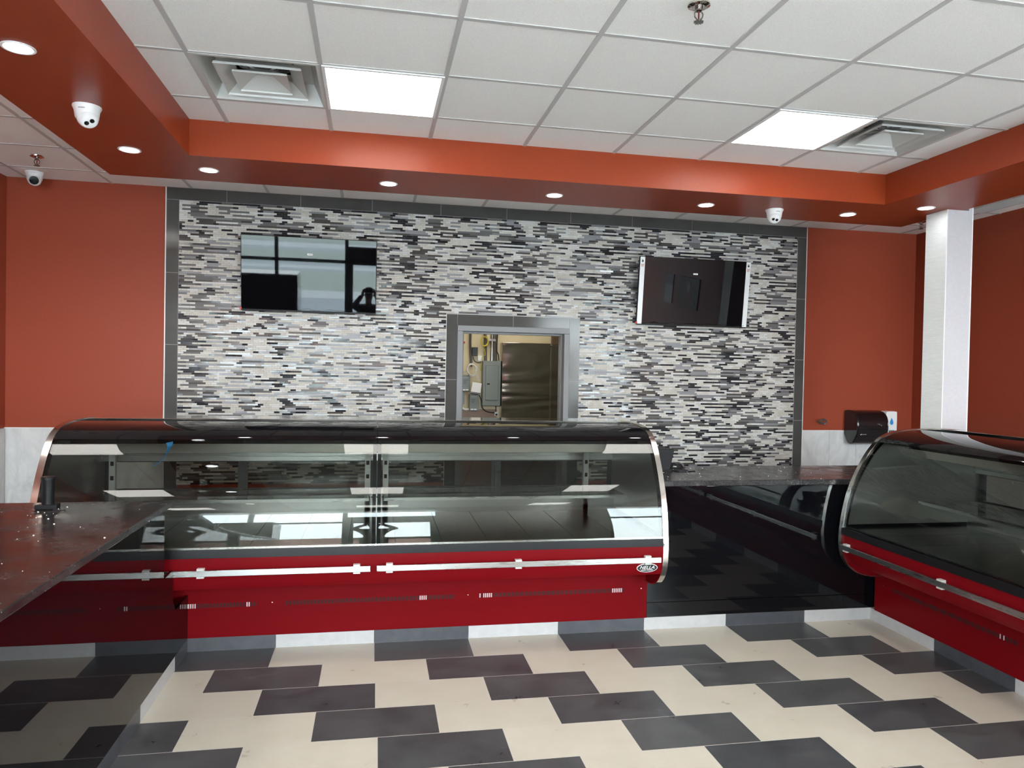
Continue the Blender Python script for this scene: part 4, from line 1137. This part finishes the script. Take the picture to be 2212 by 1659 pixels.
o = b.build('conduit_strap', M['conduit']); tag(o, 'steel strap bridging the conduits above the breaker panel', 'strap')
# yellow cable loop
xc, zc = R(575, 447, 0.06); b = MB()
for k in range(3): b.tube([(xc + (0.036 + 0.004 * k) * math.cos(a), YB - 0.06 - 0.004 * k, zc + (0.048 + 0.004 * k) * math.sin(a)) for a in [2 * PI * i / 24 for i in range(24)]], 0.004, 6, closed=True)
xe, ze = R(545, 680, 0.06); b.tube(smooth_curve([(xc - 0.01, YB - 0.06, zc - 0.05), (xc + 0.01, YB - 0.055, zc - 0.15), (xe, YB - 0.05, ze), (xe - 0.012, YB - 0.04, ze - 0.15)], 6), 0.004, 6)
o = b.build('coiled_cable', M['yellow']); tag(o, 'yellow cable coiled above the breaker panel', 'cable')
# boxes
def simple(name, lab, cat, rect, d, m_, extra=None):
    t = root(name, lab, cat, *rect)
    b = MB(); rbox(b, *rect, 0, d); o = rel(b.build('case', m_, t, bevel=0.004), t)
    return t, o
simple('adapter_box', 'small black box on the back-room wall left of the conduits', 'box', (400, 530, 478, 655), 0.05, mat('charcoal_box', (0.03, 0.038, 0.04), 0.5))
t, o = simple('junction_cover', 'square white cover plate beside the black wall box', 'cover plate', (478, 652, 556, 730), 0.03, M['white'])
tube_thing('armoured_cable', 'black cable looping under the white cover plate', 'cable', [(415, 660), (425, 715), (470, 750), (545, 742)], 0.006, M['greycable'], 0.04, 6)
def control(rect, lab):
    t, o = simple('control_box', lab, 'control box', rect, 0.08, M['cool'])
    xa, ya, xb, yb_ = rect
    b = MB(); rbox(b, xa + 15, yb_ - 32, xa + 55, yb_ - 14, 0.08, 0.083); rbox(b, xa + 62, yb_ - 32, xa + 100, yb_ - 14, 0.08, 0.083); rel(b.build('label_plate', M['label'], t), t)
    b = MB(); rbox(b, xa + 18, ya + 34, xb - 22, ya + 42, 0.08, 0.082); rel(b.build('trim_line', M['grey'], t), t)
    b = MB()
    for k in range(3): rbox(b, xa + 25, ya + 75 + k * 22, xa + 80 - 8 * k, ya + 80 + k * 22, 0.08, 0.0815)
    rel(b.build('handwriting', M['ink'], t), t)
control((246, 930, 368, 1165), 'grey control box at the left edge of the doorway')
control((362, 1205, 490, 1445), 'lower grey control box under the white router')
t = root('wifi_router', 'white router leaning on the lower grey control box', 'router', 385, 1035, 530, 1195)
b = MB(); x0, z0 = R(455, 1118, 0.14); 
b.M = Matrix.Translation((x0, YB - 0.14, z0)) @ Matrix.Rotation(0.14, 4, 'Y'); b.box(-0.056, 0.056, -0.013, 0.013, -0.062, 0.062)
rt_ = rel(b.build('shell', M['white'], t, bevel=0.006), t)
b = MB(); b.M = Matrix.Translation((x0, YB - 0.14, z0)) @ Matrix.Rotation(0.14, 4, 'Y'); b.box(-0.054, 0.054, -0.015, -0.012, -0.056, -0.048); rel(b.build('front_band', M['ink'], t), t)
b = MB(); b.M = Matrix.Translation((x0, YB - 0.14, z0)) @ Matrix.Rotation(0.14, 4, 'Y'); b.box(-0.052, 0.03, -0.010, 0.012, -0.072, -0.063); rel(b.build('shelf_clip', M['black'], t), t)
xc, zc = R(395, 858, 0.12); b = MB(); r = random.Random(2)
for k in range(6):
    b.tube(smooth_curve([(xc + (0.05 + r.uniform(-0.012, 0.012)) * math.cos(a), YB - 0.09 - 0.010 * k + r.uniform(-0.004, 0.004), zc + (0.068 + r.uniform(-0.012, 0.012)) * math.sin(a)) for a in [2 * PI * i / 10 + k for i in range(11)]], 4), 0.004, 6)
for px, py in ((475, 1015), (500, 1018)): 
    x2, z2_ = R(px, py, 0.13); b.tube(smooth_curve([(xc + 0.03, YB - 0.11, zc - 0.06), ((xc + x2) / 2 + 0.02, YB - 0.12, (zc + z2_) / 2), (x2, YB - 0.13, z2_)], 5), 0.003, 6)
x2, z2_ = R(245, 880, 0.05); b.tube(smooth_curve([(xc - 0.04, YB - 0.05, zc + 0.02), ((xc + x2) / 2, YB - 0.05, zc - 0.01), (x2 - 0.05, YB - 0.05, z2_)], 5), 0.003, 6)
o = b.build('coiled_cable', M['wcable']); tag(o, 'white cable coil hanging above the router', 'cable')
tube_thing('armoured_cable', 'black cable curving from the lower control box to the outlet', 'cable', [(500, 1220), (526, 1290), (545, 1400), (615, 1455), (720, 1470)], 0.006, M['cable'], 0.05, 6)
tube_thing('armoured_cable', 'pale flexible conduit curving below the left control box', 'cable', [(240, 1345), (255, 1400), (300, 1425), (352, 1420)], 0.013, M['wcable'], 0.04, 6)
simple('junction_box', 'grey junction box low at the left edge of the doorway', 'box', (225, 1170, 285, 1350), 0.05, M['cool'])
simple('wall_outlet', 'small white outlet right of the breaker panel foot', 'outlet', (825, 1310, 862, 1375), 0.05, M['white'])
tube_thing('outlet_cord', 'grey cord from the breaker panel to the white outlet', 'cord', [(800, 1190), (830, 1260), (842, 1315)], 0.005, M['greycable'], 0.06, 5)
t, o = simple('wall_outlet', 'white outlet with a plug below the breaker panel', 'outlet', (720, 1458, 763, 1520), 0.03, M['white'])
b = MB(); rbox(b, 735, 1485, 758, 1510, 0.03, 0.05); rel(b.build('plug', M['black'], t), t)
tube_thing('outlet_cord', 'black cord dropping from the breaker panel to the lower outlet', 'cord', [(738, 1372), (738, 1460)], 0.006, M['cable'], 0.03)
b = MB(); x0, z1_ = R(235, 1415, 0.0); x1, z0 = R(810, 1640, 0.0); b.box(RX0, R(800, 460, 0.16)[0], YB - 0.012, YB - 0.0005, 0, z1_)
# lower brown splash panel
o = b.build('splash_panel', mat('brown_panel', (0.30, 0.19, 0.13), 0.4)); tag(o, 'brown lower wall panel below the breaker panel', 'wall panel')
# walk-in steel doors
t = thing('walk_in_cooler', 'tall stainless steel walk-in cooler front beside the breaker panel', 'cooler', ((R(825, 460, 0.16)[0] + R(1700, 460, 0.16)[0]) / 2, YB - 0.08, 0))
x0, z1_ = R(836, 460, 0.16); x1, _ = R(1530, 470, 0.16); x2, _ = R(1850, 470, 0.16)
def wbox(xa, xb, y0, y1, za, zb): 
    b = MB(); c = t.location; b.box(xa - c.x, xb - c.x, y0 - c.y, y1 - c.y, za, zb); return b
wbox(x0, x1 - 0.004, YB - 0.16, YB - 0.001, 0, z1_).build('door_leaf', M['wavy'], t, bevel=0.004)
wbox(x1 + 0.008, x2, YB - 0.15, YB - 0.001, 0, z1_ - 0.02).build('side_leaf', M['wavy'], t, bevel=0.004)
wbox(x1 - 0.004, x1 + 0.008, YB - 0.165, YB - 0.001, 0, z1_ - 0.04).build('jamb_strip', M['polish'], t)
x0, z1_ = R(1560, 345, 0.10); x1, z0 = R(1720, 490, 0.10)
b = MB(); b.box(x0, x1 + 0.1, YB - 0.10, YB - 0.001, z0, z1_ + 0.15); o = b.build('hung_box', M['brown']); tag(o, 'brown box mounted above the steel cooler side leaf', 'box')
x0, z0 = R(258, 462, 0.02); b = MB(); b.box(x0 - 0.02, x0 + 0.03, YB - 0.02, YB, z0 - 0.012, z0 + 0.012); o = b.build('wall_clip', M['redtab']); tag(o, 'tiny red and white tag on the wall at the upper left of the doorway', 'tag')

# ================================================================== SEEN ONLY IN REFLECTIONS
t = thing('drinks_cooler', 'tall black drinks cooler near the storefront, mirrored in the left television', 'cooler', (-1.85, -5.55, 0))
b = MB(); b.box(-0.62, 0.62, -0.4, 0.4, 0.0, 1.95); b.build('cabinet', M['blackg'], t, bevel=0.006)
b = MB(); b.box(-0.60, 0.60, 0.401, 0.42, 0.2, 1.8); b.build('door', M['panel'], t)
t = thing('wall_calendar', 'paper calendar on the right wall, mirrored in the right television', 'calendar', (XR, -4.42, 2.05))
b = MB(); b.box(-0.012, 0, -0.17, 0.17, 0.08, 0.27); b.build('picture_page', M['paperb'], t)
b = MB(); b.box(-0.012, 0, -0.17, 0.17, -0.25, 0.08); b.build('date_page', M['paper'], t)
t = thing('wall_poster', 'black poster with a pale oval on the right wall, mirrored in the right television', 'poster', (XR, -3.6, 2.05))
b = MB(); b.box(-0.012, 0, -0.39, 0.39, -0.25, 0.27); b.build('sheet', M['posterb'], t)
b = MB(); b.prism([(0.075 * math.cos(2 * PI * k / 24), 0.10 + 0.10 * math.sin(2 * PI * k / 24)) for k in range(24)], 0, -0.014, -0.011); b.build('oval_print', M['posterc'], t)
b = MB()
for k, (w_, z_) in enumerate(((0.14, -0.03), (0.27, -0.14))): b.box(-0.014, -0.011, -w_, w_, z_ - 0.03, z_ + 0.03)
b.build('text_print', M['posterr'], t)

# ---- the photographer, standing behind the lens, mirrored in the television
def skin_obj(name, nodes, edges, m, parent, sub=2, root_=None):
    me = bpy.data.meshes.new(name); keys = list(nodes)
    me.from_pydata([nodes[k][0] for k in keys], [], []) if False else me.from_pydata([nodes[k][0] for k in keys], [(keys.index(a), keys.index(c)) for a, c in edges], [])
    o = bpy.data.objects.new(name, me); COL.objects.link(o); o.parent = parent
    o.modifiers.new('skin', 'SKIN')
    sv = me.skin_vertices[0].data if me.skin_vertices else None
    if sv is None:
        bm = bmesh.new(); bm.from_mesh(me); bm.verts.layers.skin.verify(); bm.to_mesh(me); bm.free(); sv = me.skin_vertices[0].data
    for i, k in enumerate(keys):
        r = nodes[k][1]; sv[i].radius = (r, r) if not isinstance(r, tuple) else r
        sv[i].use_root = (k == (root_ or keys[0]))
    ss = o.modifiers.new('sub', 'SUBSURF'); ss.levels = sub; ss.render_levels = sub
    me.materials.append(m)
    return o
PX, PY = -0.013, -5.12
person = thing('person', 'person in dark clothes and a cap holding up a phone, mirrored in the television', 'person', (PX, PY, 0))
skin = mat('skin', (0.36, 0.20, 0.14), 0.55); cloth = mat('dark_jacket', (0.012, 0.012, 0.015), 0.8); denim = mat('dark_trousers', (0.016, 0.018, 0.028), 0.8)
N = {'pelvis': ((0, 0, 0.95), 0.115), 'spine': ((0, 0, 1.15), 0.110), 'chest': ((0, 0.01, 1.34), 0.125), 'nb': ((0, 0.02, 1.475), 0.062), 'neck': ((0, 0.045, 1.535), 0.052),
     'jaw': ((0, 0.085, 1.595), 0.066), 'head': ((0, 0.075, 1.665), 0.088), 'crown': ((0, 0.065, 1.735), 0.066)}
E_ = [('pelvis', 'spine'), ('spine', 'chest'), ('chest', 'nb'), ('nb', 'neck'), ('neck', 'jaw'), ('jaw', 'head'), ('head', 'crown')]
for sg, sd in (('l', -1), ('r', 1)):
    N.update({'hip' + sg: ((sd * 0.09, 0, 0.90), 0.085), 'knee' + sg: ((sd * 0.10, 0.015, 0.50), 0.056), 'ankle' + sg: ((sd * 0.11, -0.02, 0.10), 0.040), 'toe' + sg: ((sd * 0.125, 0.13, 0.035), 0.032),
              'sh' + sg: ((sd * 0.175, 0.0, 1.425), 0.058), 'el' + sg: ((sd * 0.26, 0.19, 1.46), 0.042), 'wr' + sg: ((sd * 0.112, 0.315, 1.675), 0.027), 'pm' + sg: ((sd * 0.098, 0.332, 1.745), 0.026)})
    E_ += [('pelvis', 'hip' + sg), ('hip' + sg, 'knee' + sg), ('knee' + sg, 'ankle' + sg), ('ankle' + sg, 'toe' + sg), ('chest', 'sh' + sg), ('sh' + sg, 'el' + sg), ('el' + sg, 'wr' + sg), ('wr' + sg, 'pm' + sg)]
    for k, (dz, ln) in enumerate(((0.030, 0.034), (0.012, 0.038), (-0.006, 0.036), (-0.022, 0.028))):
        a, c = 'f%d%sa' % (k, sg), 'f%d%sb' % (k, sg)
        N[a] = ((sd * 0.093, 0.362, 1.755 + dz), 0.009); N[c] = ((sd * (0.090 - ln), 0.3685, 1.758 + dz), 0.0075)
        E_ += [('pm' + sg, a), (a, c)]
    N['t' + sg + 'a'] = ((sd * 0.086, 0.328, 1.775), 0.010); N['t' + sg + 'b'] = ((sd * 0.058, 0.334, 1.790), 0.008)
    E_ += [('pm' + sg, 't' + sg + 'a'), ('t' + sg + 'a', 't' + sg + 'b')]
body = skin_obj('body', N, E_, skin, person)
J = {k: (N[k][0], N[k][1] * 1.16 + 0.008) for k in ('pelvis', 'spine', 'chest', 'nb', 'shl', 'shr', 'ell', 'elr', 'wrl', 'wrr')}
skin_obj('jacket', J, [e for e in E_ if e[0] in J and e[1] in J], cloth, person)
T_ = {k: (N[k][0], N[k][1] * 1.18 + 0.006) for k in ('pelvis', 'hipl', 'hipr', 'kneel', 'kneer', 'anklel', 'ankler')}
skin_obj('trousers', T_, [e for e in E_ if e[0] in T_ and e[1] in T_], denim, person)
for sd in (-1, 1):
    skin_obj('shoe', {'heel': ((sd * 0.108, -0.045, 0.052), 0.05), 'mid': ((sd * 0.115, 0.05, 0.046), 0.045), 'tip': ((sd * 0.127, 0.165, 0.040), 0.038)}, [('heel', 'mid'), ('mid', 'tip')], M['black'], person)
b = MB(); b.lathe([(0.0, 0.098), (0.04, 0.092), (0.075, 0.066), (0.094, 0.03), (0.099, 0.0), (0.094, 0.0), (0.07, 0.05), (0.0, 0.088)], 28, (0, 0.068, 1.70)); b.prism([(-0.07, 0.14), (-0.05, 0.205), (0.0, 0.22), (0.05, 0.205), (0.07, 0.14)], 2, 1.700, 1.706)
b.build('cap', cloth, person)
b = MB(); b.tube([(0, 0.158, 1.675), (0, 0.178, 1.640), (0, 0.172, 1.630)], [0.008, 0.014, 0.010], 8); b.build('nose', skin, person)
for sd in (-1, 1):
    b = MB(); b.M = Matrix.Translation((sd * 0.032, 0.158, 1.672)); b.lathe([(0.0, -0.009), (0.009, -0.004), (0.009, 0.004), (0.0, 0.009)], 10); b.build('eye', M['ink'], person)
    b = MB(); b.M = Matrix.Translation((sd * 0.090, 0.070, 1.655)); b.lathe([(0.0, -0.030), (0.012, -0.015), (0.014, 0.012), (0.0, 0.030)], 10); b.build('ear', skin, person)
b = MB(); b.tube([(-0.022, 0.152, 1.606), (0, 0.160, 1.604), (0.022, 0.152, 1.606)], 0.005, 6); b.build('mouth', mat('lips', (0.30, 0.12, 0.10), 0.5), person)
t = thing('phone', 'dark phone held sideways at eye height by the person', 'phone', (PX, -4.768, 1.7637))
b = MB(); b.box(-0.0735, 0.0735, -0.004, 0.004, -0.036, 0.036); b.build('case', M['black'], t, bevel=0.003)
b = MB(); b.box(-0.070, 0.070, -0.0046, -0.0038, -0.033, 0.033); b.build('display', M['blackg'], t)
